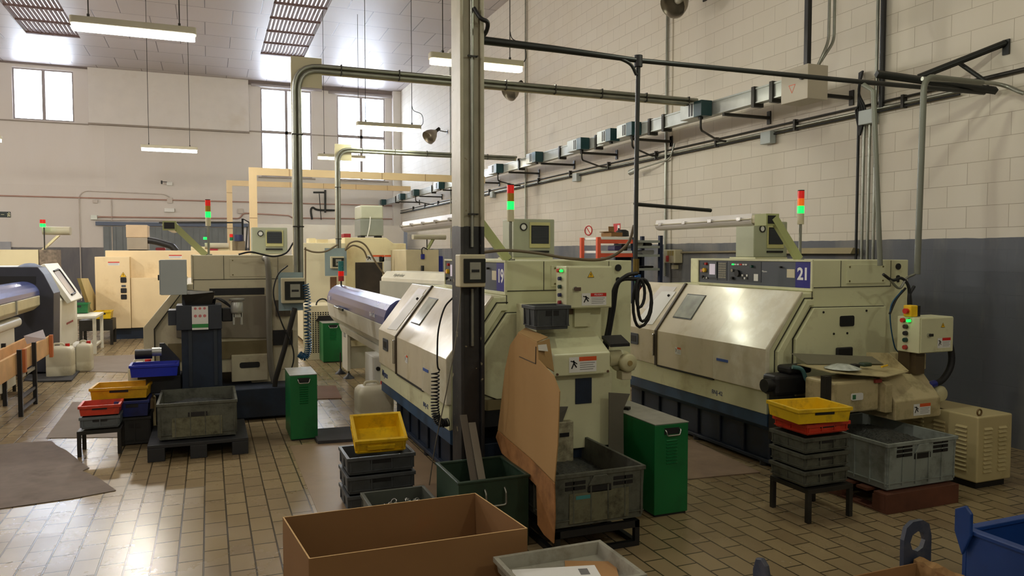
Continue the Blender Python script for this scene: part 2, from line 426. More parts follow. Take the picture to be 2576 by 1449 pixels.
for i, (x0, x1, y0, y1) in enumerate(SK):
    g = G(SKY); n_ = 13; pts = []
    for k in range(n_*2+1):
        pts.append((x0+(x1-x0)*k/(n_*2), ZC+.12+(.03 if k % 2 else -.03)))
    g.add([(x, y0, z) for x, z in pts]+[(x, y1, z) for x, z in pts], [(k, k+1, k+1+len(pts), k+len(pts)) for k in range(len(pts)-1)])
    o = struct('window_%d' % (i+4), g)
    gg = G(PURL)
    for k in range(12): gg.box(x0, x1, y1-.02-k*1.19-.06, y1-.02-k*1.19, ZC+.005, ZC+.06)
    gg.build('purlin', o)
    gg = G(PURL)
    for k in range(n_): xx = x0+(x1-x0)*(k+.5)/n_; gg.box(xx-.022, xx+.022, y0, y1, ZC+.03, ZC+.085)
    gg.build('rib', o)
# pilaster strips of the right wall
for i, yy in enumerate((9.86, 15.45, 20.95)):
    g = G(M_WALLR).box(XW-.02, XW, yy-.14, yy+.14, 0, ZC); struct('trim_%d' % (i+5), g)
# smooth cement screed strip laid in the tiles
SCREED = mat('cement screed', (140, 118, 90), .5, var=.15, scale=2, dirt=(110, 92, 72), damt=.4, dscale=2)
g = G(SCREED).box(.635, 1.66, 4.2, 6.85, 0, .003); struct('floor_screed', g)
# roller door and dado of the far wall
GATE = mat('grey gate paint', (112, 118, 120), .5, var=.1)
g = G(GATE)
for k in range(22): g.box(-3.1+k*.19, -3.1+k*.19+.165, YF-.03, YF-.005, 0, 2.55)
g.box(-3.1, 1.08, YF-.015, YF-.002, 0, 2.55)
dr = struct('door_1', g)
G(mat('gate rail', (84, 96, 118), .5)).box(-3.3, 1.25, YF-.14, YF-.04, 2.58, 2.70).build('door_rail', dr)
# white partition wall before the far right bay
g = G(WHW).box(1.35, 6.1, 25.0, 25.15, 0, 2.62); struct('wall_partition', g)

# ---------------------------------------------------------------- hall lamps
def hall_lamp(loc, w, label, diff, col, power, cable=1):
    t = thing('hanging_light', label, 'light', loc, 0, 'fluorescent lights hung over the machines', local=True)
    h = w/2
    g = G(LAMPH).rbox(-h, h, -.07, .07, .02, .09, .03); g.build('housing', t, bevel=.006)
    g = G(diff).rbox(-h+.015, h-.015, -.062, .062, -.035, .02, .03); g.build('diffuser', t)
    for s in (-1, 1):
        g = G(DKSTEEL).cyl((s*h*.72, 0, .09), (s*h*.72, 0, ZC-loc[2]-.01), .006, 6)
        g.build('suspension_wire', t)
        G(DKSTEEL).box(s*h*.72-.012, s*h*.72+.012, -.012, .012, .085, .13).build('hook', t)
    if cable:
        G(RUBBER).tube(spline([(h*.72, 0, .45), (h*.78, 0, .36), (h*1.03, 0, .3), (h*1.08, 0, .15), (h*.98, 0, .06)]), .006, 6).build('feed_cable', t)
    for k in (-.3, 0, .3): bulb('lamp_light', (loc[0]+k*w, loc[1], loc[2]-.13), power*.42, col)
    return t


hall_lamp((-.66, 8.70, 3.96), 1.16, 'largest lit fluorescent light, hung under the roof at top left', LTUBE, (1, .97, .92), 72, 0)
hall_lamp((-.77, 18.6, 4.0), 1.16, 'small lit fluorescent light on two wires between the far windows', LTUBE, (1, .95, .9), 52, 0)
hall_lamp((3.07, 8.8, 3.99), 1.2, 'lit fluorescent light passing behind the painted steel column', LTUBEW, WARM, 50)
hall_lamp((3.13, 13.9, 4.0), 1.2, 'lit fluorescent light seen against the upper pane of the right window', LTUBEW, WARM, 36)
hall_lamp((3.04, 18.7, 4.0), 1.15, 'furthest lit fluorescent light, glowing orange beside the thin galvanised duct', LTUBEW, (1, .85, .6), 60, 0)
hall_lamp((-4.45, 18.3, 4.0), 1.15, 'lit fluorescent light cut by the left edge of the picture', LTUBEW, (1, .93, .85), 90, 0)



# ---------------------------------------------------------------- painted steel column with its switch box
COLP = bpy.data.materials.new('column paint'); COLP.use_nodes = True
n, l = COLP.node_tree.nodes, COLP.node_tree.links; b = n['Principled BSDF']; b.inputs['Roughness'].default_value = .45
geo = n.new('ShaderNodeNewGeometry'); sp = n.new('ShaderNodeSeparateXYZ'); l.new(geo.outputs['Position'], sp.inputs[0])
no = n.new('ShaderNodeTexNoise'); no.inputs['Scale'].default_value = 7; no.inputs['Detail'].default_value = 8; l.new(geo.outputs['Position'], no.inputs['Vector'])
ma = n.new('ShaderNodeMath'); ma.operation = 'MULTIPLY_ADD'; ma.inputs[1].default_value = .04; l.new(no.outputs['Fac'], ma.inputs[0]); l.new(sp.outputs[2], ma.inputs[2])
gt = n.new('ShaderNodeMath'); gt.operation = 'GREATER_THAN'; gt.inputs[1].default_value = 1.893; l.new(ma.outputs[0], gt.inputs[0])
r1 = n.new('ShaderNodeValToRGB'); r1.color_ramp.elements[0].color = lin((30, 32, 36))+(1,); r1.color_ramp.elements[1].color = lin((58, 56, 54))+(1,)
r2 = n.new('ShaderNodeValToRGB'); r2.color_ramp.elements[0].color = lin((150, 146, 122))+(1,); r2.color_ramp.elements[1].color = lin((190, 184, 160))+(1,)
r3 = n.new('ShaderNodeValToRGB'); r3.color_ramp.elements[0].position = .70; r3.color_ramp.elements[1].position = .71
n2 = n.new('ShaderNodeTexNoise'); n2.inputs['Scale'].default_value = 14; l.new(geo.outputs['Position'], n2.inputs['Vector']); l.new(n2.outputs['Fac'], r3.inputs[0])
l.new(no.outputs['Fac'], r1.inputs[0]); l.new(no.outputs['Fac'], r2.inputs[0])
mx = n.new('ShaderNodeMixRGB'); l.new(gt.outputs[0], mx.inputs[0]); l.new(r1.outputs[0], mx.inputs[1]); l.new(r2.outputs[0], mx.inputs[2])
m2 = n.new('ShaderNodeMixRGB'); m2.inputs[2].default_value = lin((150, 140, 110))+(1,); l.new(r3.outputs[0], m2.inputs[0]); l.new(mx.outputs[0], m2.inputs[1]); l.new(m2.outputs[0], b.inputs['Base Color'])
bp = n.new('ShaderNodeBump'); bp.inputs['Strength'].default_value = .5; bp.inputs['Distance'].default_value = .01; l.new(no.outputs['Fac'], bp.inputs['Height']); l.new(bp.outputs[0], b.inputs['Normal'])

cx0, cx1, cy0, cy1 = at(1159, 600, y=4.6).x, at(1219, 600, y=4.6).x, 4.6, 4.79
t = thing('steel_column', 'tall steel column, pale above and black below, in front of lathe 19', 'column', ((cx0+cx1)/2, 4.7, 0))
g = G(COLP).box(cx0, cx0+.022, cy0, cy1, 0, ZC).box(cx1-.022, cx1, cy0, cy1, 0, ZC).box(cx0+.022, cx1-.022, 4.635, 4.655, 0, ZC)
g.box(cx0-.03, cx1+.03, cy0-.03, cy1+.03, 0, .015)
g.build('column_body', t, bevel=.004)
ux = at(1190, 600, y=4.6).x
g = G(STEEL).cyl((ux, 4.618, 1.74), (ux, 4.618, ZC), .012, 10); g.build('conduit', t)
G(STEEL).cyl((ux, 4.618, 1.1), (ux, 4.618, 1.47), .012, 10).build('conduit', t)
for z in (1.95, 2.95, 4.0):
    g = G(DKSTEEL).box(ux-.03, ux+.03, 4.602, 4.612, z-.006, z+.006).cyl((ux-.03, 4.6, z), (ux-.03, 4.59, z), .006, 6).cyl((ux+.03, 4.6, z), (ux+.03, 4.59, z), .006, 6); g.build('clamp', t)
G(BLACK).tube(spline([(ux+.01, 4.60, 3.25), (ux+.04, 4.56, 3.18), (ux+.085, 4.56, 3.16), (ux+.095, 4.6, 3.12), (ux+.09, 4.69, 3.09)]), .014, 8).build('cable_loop', t)


def switchbox(x0, x1, y, z0, z1, d, label, plate=None, where='box'):
    t = thing('switch_box', label, 'switch box', ((x0+x1)/2, y, z0))
    g = G(BEIGEB).box(x0, x1, y, y+d, z0, z1); g.build('enclosure', t, bevel=.008)
    w, h = x1-x0, z1-z0
    m = G(mat('smoked clear door', (46, 48, 44), .1, var=.02)).box(x0+w*.13, x1-w*.02, y-.012, y, z0+h*.13, z1-h*.13); dr = m.build('door', t, bevel=.004)
    G(mat('breaker cover', (150, 150, 136), .5)).box(x0+w*.36, x1-w*.22, y-.0145, y-.0122, z0+h*.24, z1-h*.24).build('breaker_panel', dr)
    G(BLACK).box(x0+w*.42, x1-w*.28, y-.017, y-.0147, z0+h*.46, z0+h*.54).build('breaker', dr)
    if plate:
        px0, px1, pz0, pz1 = plate
        G(mat('switch box backing plate', (140, 160, 166), .5, var=.05)).box(px0, px1, y+d+.001, y+d+.012, pz0, pz1).build('backing_plate', t)
    return t


a = at(1157, 640, y=4.5); c = at(1222, 722, y=4.5)
switchbox(a.x, c.x, 4.5, c.z, a.z, .1, 'beige switch box with smoked door fixed on the steel column')


# ---------------------------------------------------------------- ducts from the busbar over to the machines
def duct(y, xv, z, xe, zb, label, n=2, tray=True, bigplate=False, w=.05, ccol=None):
    t = thing('cable_duct', label, 'duct', (xv, y, zb))
    cm = ccol or STEEL
    if tray:
        g = G(BEIGEB if ccol is None else ccol).box(xv-w, xe, y+.03, y+.075, z-w, z+w).box(xv-w, xv+w, y+.03, y+.075, zb, z-w)
        if bigplate: g.box(xv-w-.002, xv+.26, y+.026, y+.03, z-.2, z+w+.06)
        g.build('tray', t)
        if ccol is not None:
            g = G(mat('duct seam', (150, 120, 90), .7)); k = xv+.7
            while k < xe: g.box(k, k+.01, y+.026, y+.0295, z-w, z+w); k += .95
            k = zb+.4
            while k < z-.2: g.box(xv-w, xv+w, y+.026, y+.0295, k, k+.01); k += 1.0
            g.build('seam', t)
    for i in range(n):
        o = (i-(n-1)/2)*.05
        G(cm).tube(bend([(xv+o, y, zb), (xv+o, y, z-o), (xe-.05*i, y, z-o)], .24-o, 6), .022, 10).build('conduit', t)
    if n:
        k = xv+.45
        while k < xe-.1:
            G(DKSTEEL).box(k, k+.012, y-.026, y+.029, z-.055, z+.055).build('strap', t); k += .62
        k = z-.7
        while k > zb+.05:
            G(DKSTEEL).box(xv-.055, xv+.055, y-.026, y+.029, k, k+.012).build('strap', t); k -= .95
    return t


duct(8.13, .87, 3.62, 5.80, 1.42, 'thick galvanised duct arching from the near switch box to the wall trunking', bigplate=True)
duct(14.2, 2.235, 3.61, 5.80, 1.56, 'thinner galvanised duct bending down to the switch box on a pale blue plate', bigplate=True, w=.045)
BGD = mat('yellowed duct paint', (224, 200, 156), .5, var=.04)
duct(16.0, .845, 3.34, 5.78, 1.0, 'yellowed cream duct crossing below the far windows, the nearer of two', n=0, w=.075, ccol=BGD)
duct(22.8, .57, 3.68, 5.80, 1.0, 'furthest cream duct crossing below the far windows', n=0, w=.075, ccol=BGD)
a = at(708, 700, y=8.0); c = at(768, 762, y=8.0); pa = at(702, 686, y=8.0); pc = at(766, 782, y=8.0)
switchbox(a.x, c.x, 8.0, c.z, a.z, .1, 'grey and beige switch box hanging at the end of the thick duct', (pa.x, pc.x, pc.z, pa.z))
a = at(832, 645, y=14.0); c = at(866, 675, y=14.0); pa = at(819, 624, y=14.0); pc = at(875, 694, y=14.0)
switchbox(a.x, c.x, 14.0, c.z, a.z, .1, 'small switch box on a pale blue plate under the thin duct', (pa.x, pc.x, pc.z, pa.z))

# busbar trunking along the right wall
t = thing('busbar_trunking', 'long grey electrical trunking running along the right wall above the machines', 'trunking', (5.87, 16, 3.4))
g = G(TRUNK).box(5.83, 5.91, 6.1, 27.0, 3.425, 3.565); g.box(5.82, 5.92, 6.1, 27.0, 3.565, 3.585).box(5.82, 5.92, 6.1, 27.0, 3.41, 3.425); g.build('rail', t)
for yy in (6.75, 7.05, 8.9, 9.25, 10.85, 12.2, 14.1, 17.2, 20.5, 24.9):
    g = G(DKSTEEL).box(5.80, 5.94, yy, yy+.05, 3.37, 3.60); g.build('joint_clamp', t)
for yy in (6.3, 7.6, 9.74, 11.38, 13.0, 14.65, 17.0, 19.4, 21.8, 24.4):
    g = G(DKSTEEL).box(5.80, XW-.005, yy-.02, yy+.02, 3.36, 3.395).box(XW-.02, XW-.004, yy-.03, yy+.03, 3.30, 3.46); g.build('wall_bracket', t)
taps = [(7.85, 8.30), (9.50, 9.93), (10.12, 10.55), (11.1, 11.6), (12.95, 13.4), (15.0, 15.5), (19.3, 19.8), (21.9, 22.4), (23.6, 24.1), (26.4, 26.9)]
nm = ['nearest', 'second', 'third', 'fourth', 'fifth', 'sixth', 'seventh', 'eighth', 'ninth', 'furthest']
for i, (y0, y1) in enumerate(taps):
    tt = thing('tap_off_box', nm[i]+' green and grey tap-off box along the wall trunking', 'junction box', (5.75, y0, 3.4), group='tap-off boxes on the trunking')
    G(TEAL).box(5.66, 5.82, y0, y0+.16, 3.40, 3.59).build('end_cap', tt, bevel=.004)
    G(TRUNK).box(5.66, 5.82, y0+.161, y1, 3.40, 3.59).build('cover', tt, bevel=.004)
    g = G(BLACK).box(5.655, 5.66, y0+.18, y0+.21, 3.42, 3.57).box(5.655, 5.66, y0+.24, y0+.26, 3.42, 3.57); g.build('slot', tt)
    G(BLACK).cyl((5.74, y0+.12, 3.40), (5.74, y0+.12, 3.375), .03, 10).build('cable_gland', tt)
    if i in (0, 1, 3, 5, 7):
        G(DKSTEEL).tube(bend([(5.74, y0+.12, 3.375), (5.74, y0+.12, 3.24), (6.3, y0+.5, 3.19), (6.42, y0+.5, 3.19)], .1), .014, 8).build('conduit', tt)

# hanging control box with the warning triangle
t = thing('control_box', 'grey control box with a warning triangle hung on the trunking', 'electrical box', (5.72, 6.2, 3.25))
G(mat('control box paint', (176, 166, 148), .45, var=.03)).box(5.60, 5.86, 6.0, 6.38, 3.255, 3.60).build('enclosure', t, bevel=.004)
g = G(ORW); M = frame((5.5985, 6.22, 3.40), (0, -1, 0), (0, 0, 1)); r = .05
tri = [(0, -r*1.2), (r, r*.6), (-r, r*.6)]; tri2 = [(x*.78, y*.78) for x, y in tri]
g.add([M @ Vector((x, y, 0)) for x, y in tri+tri2], [(0, 1, 4, 3), (1, 2, 5, 4), (2, 0, 3, 5)]); g.build('warning_triangle', t)
G(BLACK).cyl((5.60, 6.07, 3.47), (5.57, 6.07, 3.47), .02, 10).build('lock', t)
g = G(BLACK).box(5.68, 5.73, 6.10, 6.15, 3.60, ZC); g.build('riser_bar', t)
for k in (0, 1):
    G(STEEL).tube(bend([(5.78, 6.06-k*.0, 3.60), (5.80+.03*k, 6.0, 3.72), (5.86+k*.07, 6.0, 3.85), (5.86+k*.07, 6.0, ZC)], .15), .015, 10).build('conduit', t)

# cables and tray fixed along the right wall
t = thing('wall_cable_tray', 'dark pipes and cables clipped along the right wall under the trunking', 'cable tray', (6.45, 16, 3.2))
for k, (xx, zz, r) in enumerate([(6.47, 3.26, .012), (6.47, 3.20, .018), (6.46, 3.165, .010)]):
    G([DKSTEEL, STEEL, RUBBER][k]).tube([(xx, 5.0-k*.0, zz), (xx, 27.0, zz-.03)], r, 8).build('pipe', t)
G(DKSTEEL).tube([(6.47, 1.5, 3.28), (6.47, 5.0, 3.26)], .02, 8).build('pipe', t)
for k in range(14): G(DKSTEEL).box(6.44, 6.497, 5.6+k*1.5, 5.63+k*1.5, 3.15, 3.28).build('clip', t)
for i, (u, v) in enumerate([(2180, 285), (1928, 330), (1447, 436), (1237, 480)]):
    q = at(u, v, x=6.42)
    tag(G(GREYBOX).box(6.40, 6.49, q.y-.09, q.y+.09, 3.05, 3.20).build('junction_box', bevel=.006), nm[i].replace('fourth', 'furthest')+' small pale junction box under the cables on the right wall', 'junction box', 'junction boxes on the right wall')
# vertical conduits on the wall
q0 = at(2228, 0, x=6.46); q1 = at(2212, 600, x=6.46)
t = thing('wall_conduit', 'black and grey riser conduit going up the right wall beside the hanging box', 'conduit', (6.46, 5.9, .2))
G(BLACK).cyl((6.46, 5.88, 3.2), (6.46, 5.88, ZC), .028, 10).build('pipe', t); G(STEEL).cyl((6.46, 5.95, 3.2), (6.46, 5.95, ZC), .016, 8).build('pipe', t)
for k in range(4): G([BLACK, STEEL, STEEL, STEEL][k]).cyl((6.46, 6.17-k*.075, .9), (6.46, 6.17-k*.075, 3.2), .015, 8).build('pipe', t)
g = G(RUBBER)
for k in range(5): g.tube(spline([(6.43+.01*k, 6.1+.02*k, 3.62), (6.40, 6.12, 3.4-.03*k), (6.42, 6.05+.03*k, 3.2), (6.44, 6.13, 2.95)]), .012, 6)
g.build('cable_bundle', t)
tag(G(STEEL).cyl((6.45, 9.82, 1.35), (6.45, 9.82, 7.4), .02, 8).build('wall_pipe'), 'thin vertical steel conduit on the right wall above the isolator', 'conduit')
tag(G(STEEL).cyl((6.45, 15.3, 1.85), (6.45, 15.3, 7.4), .016, 8).build('wall_pipe'), 'thin vertical conduit on the right wall just right of the column lamp', 'conduit')
tag(G(STEEL).cyl((6.45, 20.8, 1.85), (6.45, 20.8, 7.4), .016, 8).build('wall_pipe'), 'thin vertical conduit on the right wall above the furthest floodlight', 'conduit')
tag(G(GREYBOX).tube(bend([(6.42, 27.0, 0.5), (6.42, 27.0, 7.2)], .1), .05, 10).build('wall_pipe'), 'fat pale downpipe in the far right corner of the hall', 'pipe')
tag(G(CHROME).tube(spline([(6.45, 5.2, 4.8), (6.4, 5.45, 4.62), (6.4, 5.40, 4.5), (6.42, 5.2, 4.47), (6.45, 4.4, 4.52)]), .012, 8).build('conduit_hook'), 'bright bent conduit on the wall at the upper right edge', 'conduit')

# black compressed-air pipe and its drops
t = thing('air_pipe', 'black compressed-air pipe crossing from the column to the right wall', 'pipe', (3.5, 4.72, 3.07))
PIPEB = mat('black iron pipe', (40, 42, 40), .45, metal=.3, var=.2)
G(PIPEB).tube([(cx1+.002, 4.7, 3.085), (2.2, 4.7, 3.08), (2.85, 4.7, 3.065), (5.0, 4.7, 3.09), (6.4, 4.72, 3.12)], .02, 10, rs=[.028, .024, .018, .02, .02]).build('pipe', t)
G(PIPEB).tube([(2.85, 4.7, 3.06), (2.83, 4.68, 2.3), (2.79, 4.62, 1.62)], .016, 10).build('drop_pipe', t)
G(PIPEB).tube(spline([(2.68, 4.7, 3.07), (2.78, 4.69, 3.03), (2.83, 4.69, 2.96)]), .012, 8).build('elbow', t)
G(BLACK).cyl((2.85, 4.7, 3.02), (2.85, 4.7, 3.10), .03, 10).build('joint', t)
G(PIPEB).tube([(2.81, 4.66, 2.05), (2.83, 4.70, 2.05), (3.5, 4.72, 2.02)], .014, 8).build('branch_pipe', t)
G(mat('grey pipe', (110, 112, 100), .45)).tube([(4.96, 4.7, 3.07), (4.965, 4.6, 3.0), (4.97, 4.5, 1.6)], .02, 10).build('drop_pipe', t)
# hose coil on the end of the drop
t = thing('hose_coil', 'black air hoses looped on the drop pipe beside the conveyor box', 'hose', (2.79, 4.6, 1.4))
g = G(RUBBER)
for k, (dx, dz, w) in enumerate([(.02, .34, .11), (.035, .30, .08), (.0, .20, .05)]):
    pts = [(2.79+dx+w*.9*math.sin(a_*PI/8)*(1 if a_ < 8 else .55), 4.59-.012*k, 1.54-dz*(1-math.cos(a_*PI/8))/2-.02) for a_ in range(16)]
    g.tube(pts, .011, 8, closed=True)
g.tube(spline([(2.79, 4.59, 1.56), (2.70, 4.60, 1.54), (2.62, 4.62, 1.45), (2.60, 4.66, 1.2), (2.58, 4.7, 1.02)]), .014, 8)
g.tube(spline([(2.80, 4.59, 1.52), (2.66, 4.62, 1.50), (2.64, 4.66, 1.3), (2.61, 4.7, 1.02)]), .014, 8)
g.build('hose', t)
G(mat('brass fitting', (130, 110, 60), .35, metal=.8)).cyl((2.79, 4.61, 1.56), (2.79, 4.61, 1.66), .022, 10).build('valve', t)

# wall arms at the upper right
t = thing('wall_support_frame', 'black braced steel arms holding the pipes out from the right wall', 'bracket', (6.2, 4.4, 3.1))
w1 = at(2530, 108, x=6.48); w2 = at(2505, 228, x=6.44)
e1 = at(2205, 186, y=4.95)
def bar(a, b, r, m=PIPEB):
    a, b = Vector(a), Vector(b); return G(m).tube([a, b], r*1.35, 4)
bar(w1, at(2310, 195, y=w1.y+.45), .022).build('arm', t)
bar(e1, w2, .026).build('arm', t)
bar(at(2412, 158, x=6.3), at(2490, 212, x=6.4), .014).build('brace', t)
G(STEEL).tube(spline([tuple(at(2320, 198, y=4.62)), tuple(at(2500, 210, y=4.5)), tuple(at(2576, 235, y=4.3))]), .018, 8).build('pipe', t)
G(PIPEB).box(w1.x-.0, w1.x+.015, w1.y-.03, w1.y+.03, w1.z-.1, w1.z+.03).build('wall_plate', t)
t = thing('riser_pipe', 'grey bent pipe dropping from the arm to the lathe 21 conveyor box', 'pipe', (5.12, 4.35, 1.4))
G(mat('grey pipe', (110, 112, 100), .45)).tube(bend([tuple(at(2470, 208, y=4.42)), tuple(at(2325, 192, y=4.35)), tuple(at(2307, 690, y=4.3))], .12), .024, 10).build('pipe', t)

# unlit floodlights on the right wall
def flood(q, s, label):
    t = thing('floodlight', label, 'floodlight', tuple(q), group='bell floodlights on the right wall')
    ax = Vector((-.75, -.25, -.62)).normalized(); b0 = Vector(q)
    rf = mat('floodlight reflector', (140, 132, 118), .3, metal=.8)
    g = G(rf).lathe([(.045*s, .0), (.075*s, .05*s), (.13*s, .12*s), (.175*s, .22*s), (.19*s, .33*s), (.183*s, .33*s), (.168*s, .22*s), (.12*s, .125*s), (.04*s, .04*s)], b0, ax, 24); g.build('reflector', t)
    G(DKSTEEL).cyl(b0-ax*.13*s, b0+ax*.01, .045*s, 12).build('lamp_holder', t)
    G(mat('bulb glass', (220, 215, 200), .1)).lathe([(.03*s, .04*s), (.06*s, .12*s), (.045*s, .2*s), (.0, .23*s)], b0, ax, 12).build('bulb', t)
    G(DKSTEEL).tube([b0-ax*.06*s, b0+Vector((.25, .0, .0)), (XW-.005, b0.y, b0.z)], .014, 8).build('arm', t)
    G(DKSTEEL).box(XW-.02, XW-.004, b0.y-.04, b0.y+.04, b0.z-.05, b0.z+.05).build('wall_plate', t)


flood(at(1722, -14, x=6.15), 1.0, 'nearest unlit bell floodlight, cut by the top edge')
flood(at(1303, 214, x=6.15), 1.0, 'unlit bell floodlight half hidden behind the thick duct')
flood(at(1097, 330, x=6.15), 1.1, 'furthest unlit bell floodlight, left of the steel column')

# ---------------------------------------------------------------- the three CNC lathes
def sticker(parent, M, w, h, head, name='warning_sticker', headtext=None, icon=True, vert=False):
    """white safety sticker with a coloured head bar, a figure panel and text lines; M: x right, y up, z out"""
    def q(g, x0, x1, y0, y1, z=.0012): g.add([M @ Vector(p) for p in ((x0, y0, z), (x1, y0, z), (x1, y1, z), (x0, y1, z))], [(0, 1, 2, 3)])
    g = G(LABW); q(g, -w/2, w/2, -h/2, h/2, .001)
    g.use(head); x0 = -w/2+(w*.36 if icon else .0); q(g, x0, w/2, h*.22, h/2, .0016)
    g.use(mat('sticker ink', (110, 110, 110), .6))
    for k in range(4): q(g, x0+w*.03, w/2-w*.06*(1+k % 2), h*(.10-.14*k)-h*.02, h*(.10-.14*k)+h*.015, .0016)
    if icon:
        g.use(BLACK); cx = -w*.33
        for a, b_, r in (((-.02, .28), (.02, .1), .03), ((.0, .1), (-.08, -.25), .022), ((.0, .1), (.1, -.18), .022), ((.0, .2), (.12, .05), .018), ((.0, .2), (-.12, .25), .018)):
            p0 = Vector((cx+a[0]*w, a[1]*h)); p1 = Vector((cx+b_[0]*w, b_[1]*h)); d = (p1-p0).normalized(); nn = Vector((-d.y, d.x))*r*w
            g.add([M @ Vector((p.x, p.y, .002)) for p in (p0+nn, p0-nn, p1-nn, p1+nn)], [(0, 1, 2, 3)])
    o = g.build(name, parent)
    if headtext: text(headtext, h*.2, M @ Matrix.Translation(((x0+w/2)/2, h*.36, .002)), LETTER, o, 'sticker_text', .0002)
    return o


def face(x, y, z):        # a sticker frame on a wall that looks towards -Y
    return frame((x, y, z), (1, 0, 0), (0, 0, 1))


def facex(x, y, z):       # on a wall that looks towards -X
    return frame((x, y, z), (0, -1, 0), (0, 0, 1))


def triangle(parent, M, r, name='hazard_triangle'):
    g = G(BLACK); t3 = lambda s, z: [M @ Vector((s*x, s*y, z)) for x, y in ((-1, -.7), (1, -.7), (0, 1))]
    g.add(t3(r, .001), [(0, 1, 2)]); g.use(YELP).add(t3(r*.84, .0016), [(0, 1, 2)])
    g.use(BLACK); g.add([M @ Vector((x*r, y*r, .0022)) for x, y in ((.08, .5), (-.22, -.02), (.02, -.02), (-.1, -.5), (.24, .1), (0, .1), (.2, .5))], [(0, 1, 2, 5, 6), (2, 3, 4, 5)])
    return g.build(name, parent)


def stack_light(parent, x, y, z0, zl, lens, r=.027):
    g = G(STEEL).cyl((x, y, z0), (x, y, zl-.08), .012, 10).cyl((x, y, z0), (x, y, z0+.012), .035, 14); s_ = g.build('signal_light', parent)
    G(BEIGEB).cyl((x, y, zl-.09), (x, y, zl), r, 18).build('socket', s_)
    for i, m in enumerate(lens):
        G(m).cyl((x, y, zl+i*.062), (x, y, zl+i*.062+.06), r, 18).build('lens', s_)
    G(BLACK).cyl((x, y, zl+len(lens)*.062), (x, y, zl+len(lens)*.062+.006), r, 18).build('cap', s_)
    return s_


def panel_controls(P, x, y0, full=True):
    """operator panel on the plane X=x, from y0 (near end) to y0+1.48; P is the panel part"""
    DK = mat('panel plate', (58, 62, 68), .4, var=.03)
    def bx(a, b_, c, d, m, nm, th=.004): return G(m).box(x-th, x, y0+a, y0+b_, c, d).build(nm, P)
    bx(1.20, 1.45, 1.45, 1.625, DK, 'operator_section', .003); bx(1.06, 1.19, 1.45, 1.625, DK, 'keyboard_section', .003); bx(.60, 1.03, 1.45, 1.625, DK, 'switch_section', .003)
    bx(1.205, 1.33, 1.47, 1.62, PANEL, 'screen_bezel', .010)
    G(mat('pale screen', (206, 196, 206), .3, emit=(210, 200, 215), estr=.3)).box(x-.0115, x-.0102, y0+1.225, y0+1.31, 1.50, 1.60).build('screen', P)
    G(mat('keys', (150, 146, 130), .6))
    g = G(MATS['keys'])
    for i in range(5):
        for j in range(7): g.box(x-.006, x-.0032, y0+1.075+i*.022, y0+1.092+i*.022, 1.47+j*.021, 1.486+j*.021)
    k = g.build('keyboard', P); tag(k, kind='stuff')
    def knob(yy, zz, r, m, nm='knob'): G(m).cyl((x-.025, y0+yy, zz), (x-.003, y0+yy, zz), r, 14).build(nm, P)
    knob(1.385, 1.54, .020, YELP, 'dial'); knob(1.41, 1.475, .012, BLACK); knob(1.36, 1.60, .012, REDP, 'button'); knob(1.385, 1.60, .010, BLACK, 'button'); knob(1.42, 1.535, .016, mat('pink button', (190, 120, 120), .5), 'button')
    knob(.965, 1.545, .014, CHROME); knob(.90, 1.52, .030, BLACK, 'hand_wheel'); knob(.97, 1.475, .013, BLACK); knob(.71, 1.585, .012, mat('green knob', (20, 70, 60), .4)); knob(.35, 1.585, .008, BLACK, 'button')
    for i in range(6): G(GREENL if i == 0 else (REDP if i == 3 else LABW)).box(x-.008, x-.0032, y0+.78+(5-i)*.036, y0+.806+(5-i)*.036, 1.593, 1.606).build('key', P)
    for i in range(6): G(LABW if i % 2 else BLACK).box(x-.008, x-.0032, y0+.77+(i % 3)*.03, y0+.79+(i % 3)*.03, 1.47+(i//3)*.025, 1.488+(i//3)*.025).build('key', P)
    for i in range(4): G(LABW if i % 2 else BLACK).box(x-.008, x-.0032, y0+1.335+(i)*.02, y0+1.35+(i)*.02, 1.458, 1.475).build('key', P)
    G(LABW).box(x-.005, x-.0032, y0+.635, y0+.69, 1.46, 1.52).build('paper_note', P)


